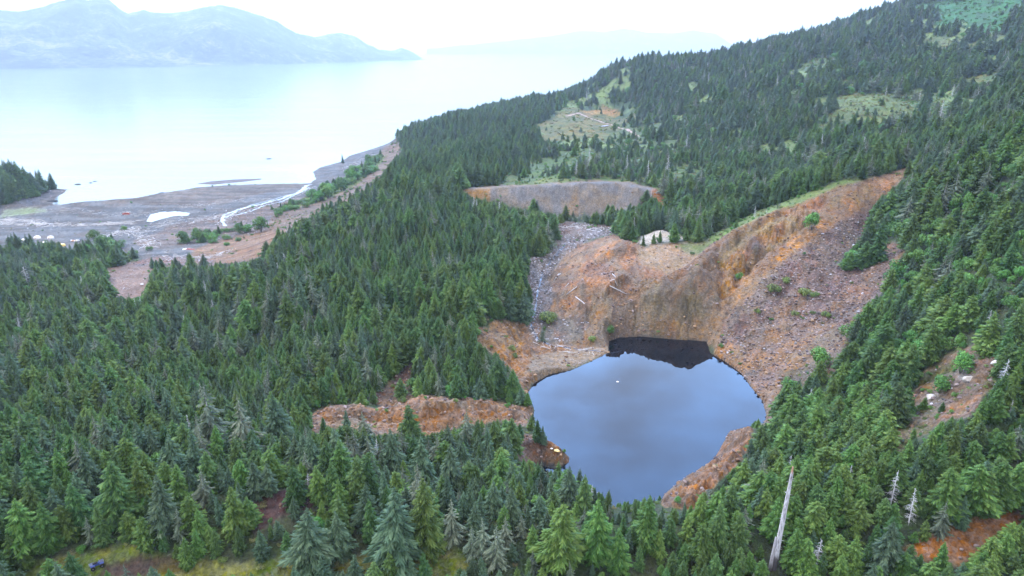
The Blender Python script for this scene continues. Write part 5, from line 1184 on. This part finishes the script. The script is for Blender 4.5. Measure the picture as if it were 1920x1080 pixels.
# logs on the pit mound
for (a0, a1, r_, lab) in [((1079,557),(1107,584),.26,'longest pale log on the slope above the creek'),((1062,553),(1082,538),.28,'pale log, lower of the two parallel logs on the orange slope'),((1060,538),(1072,527),.2,'thin grey log, upper of the two parallel logs on the orange slope'),
       ((1144,527),(1158,537),.28,'pale log under the crest of the orange mound'),((1148,514),(1155,521),.22,'short pale log high on the orange mound'),((1040,526),(1051,514),.4,'white log on the creek bank'),((1143,536),(1175,552),.2,'grey log right of the pale mound logs'),((1100,431),(1118,434),.3,'pale log lying over the dark bank behind the mound')]:
    A_ = at(*a0)+Vector((0, 0, r_*.8)); B_ = at(*a1)+Vector((0, 0, r_*.8)); md_ = (A_+B_)/2; e = empty('fallen_log', md_); tag(e, lab, 'log', 'logs on the pit slopes')
    M_ = md_.copy(); M_.z = max(M_.z, float(zat(M_.x, M_.y))+r_*.8)
    part('stem', tube_geo([A_-md_, M_-md_, B_-md_], [r_*1.1, r_, r_*.6], 8), M_DEAD, e, True)
    s_ = (B_-A_)*.15; part('branch_stub', tube_geo([M_-md_, M_-md_+s_+Vector((.3, .3, .7))], [r_*.35, r_*.12], 5), M_DEAD, e)
# float on the pond
d0 = pix_at_z(1158, 716, POND_Z); e = empty('float_buoy', d0); tag(e, 'small pale orange float on the pond surface', 'buoy')
m_fl = simple('float_orange', (.62,.42,.25), .5, .1, 2)
e.scale = (.7, .7, .7); part('ball', lathe([(0.02, -.25), (.45, -.1), (.6, .15), (.45, .42), (.02, .55)], 16), m_fl, e, True); part('collar', lathe([(.62, .08), (.85, .1), (.85, .2), (.6, .22)], 16), m_wt, e)
# rocks in the sea, headland stones
m_dk = rock_mat('wet_rock', (.03,.03,.032), (.06,.055,.055)); m_dk.node_tree.nodes['Principled BSDF'].inputs['Specular IOR Level'].default_value = .05
for (u, v, s_, lab) in [(146,346,8,'leftmost dark rock in the sea off the promontory'),(170,343,4.5,'middle of three dark rocks in the sea'),(178,340,4.8,'rightmost of the three dark rocks in the sea'),(505,298,8,'thin dark rock alone in the open sea'),(98,378,11,'dark boulder at the inner corner of the promontory'),(303,362,6,'dark rock at the edge of the mud flat')]:
    d0 = pix_at_z(u, v, 0); V_, F_ = rock_geo(int(u)); o = mesh_obj('sea_rock', [(x*s_*1.6, y*s_, z*s_*.5+.1) for x, y, z in V_], F_, m_dk); o.location = d0; tag(o, lab, 'rock', 'rocks at the water')
# yellow stones at the spit
m_ys = simple('yellow_stone', (.75,.55,.22), .7, .2, 2)
for (u, v, s_, lab) in [(1043,845,1.6,'bright yellow stone at the end of the pond spit'),(1034,842,.9,'small white stone left of the yellow stone on the pond spit'),(1047,847,1.1,'pale yellow stone right of the bright yellow one on the spit')]:
    p = at(u, v); V_, F_ = rock_geo(int(u)+7); o = mesh_obj('spit_stone', [(x*s_*1.4, y*s_, z*s_+.2) for x, y, z in V_], F_, m_ys if 'yellow' in lab.split(' ')[1] or 'bright' in lab else m_wt); o.location = p; tag(o, lab, 'rock')
# bare boulders in the right forest
for (u, v, s_, lab) in [(1745,746,3.6,'white boulder, biggest of the pale outcrop in the right forest'),(1815,712,3.4,'pale boulder between bushes above the pale outcrop'),(1866,682,2.6,'small white boulder beside the pale dead tree'),(1710,745,3.4,'reddish boulder left of the pale outcrop')]:
    p = at(u, v); V_, F_ = rock_geo(int(u)+3); o = mesh_obj('boulder', [(x*s_*1.3, y*s_, z*s_*1.15+.3) for x, y, z in V_], F_, simple('pale_rock', (.42,.37,.33) if 'red' not in lab else (.30,.16,.12), .85, .3, .8, 0, .5)); o.location = p; tag(o, lab, 'boulder')
# dark puddle in the grass bank
pp = at(672, 1073); vs = [(pp.x+math.cos(a)*1.5*(1+.3*math.sin(3*a)), pp.y+math.sin(a)*.8, pp.z) for a in np.linspace(0, 6.28, 16)[:-1]]
zz_ = max(float(zat(x, y)) for x, y, z in vs)+.05; tag(mesh_obj('puddle_water', [(x, y, zz_) for x, y, z in vs], [tuple(range(len(vs)))], m_pond), kind='structure')
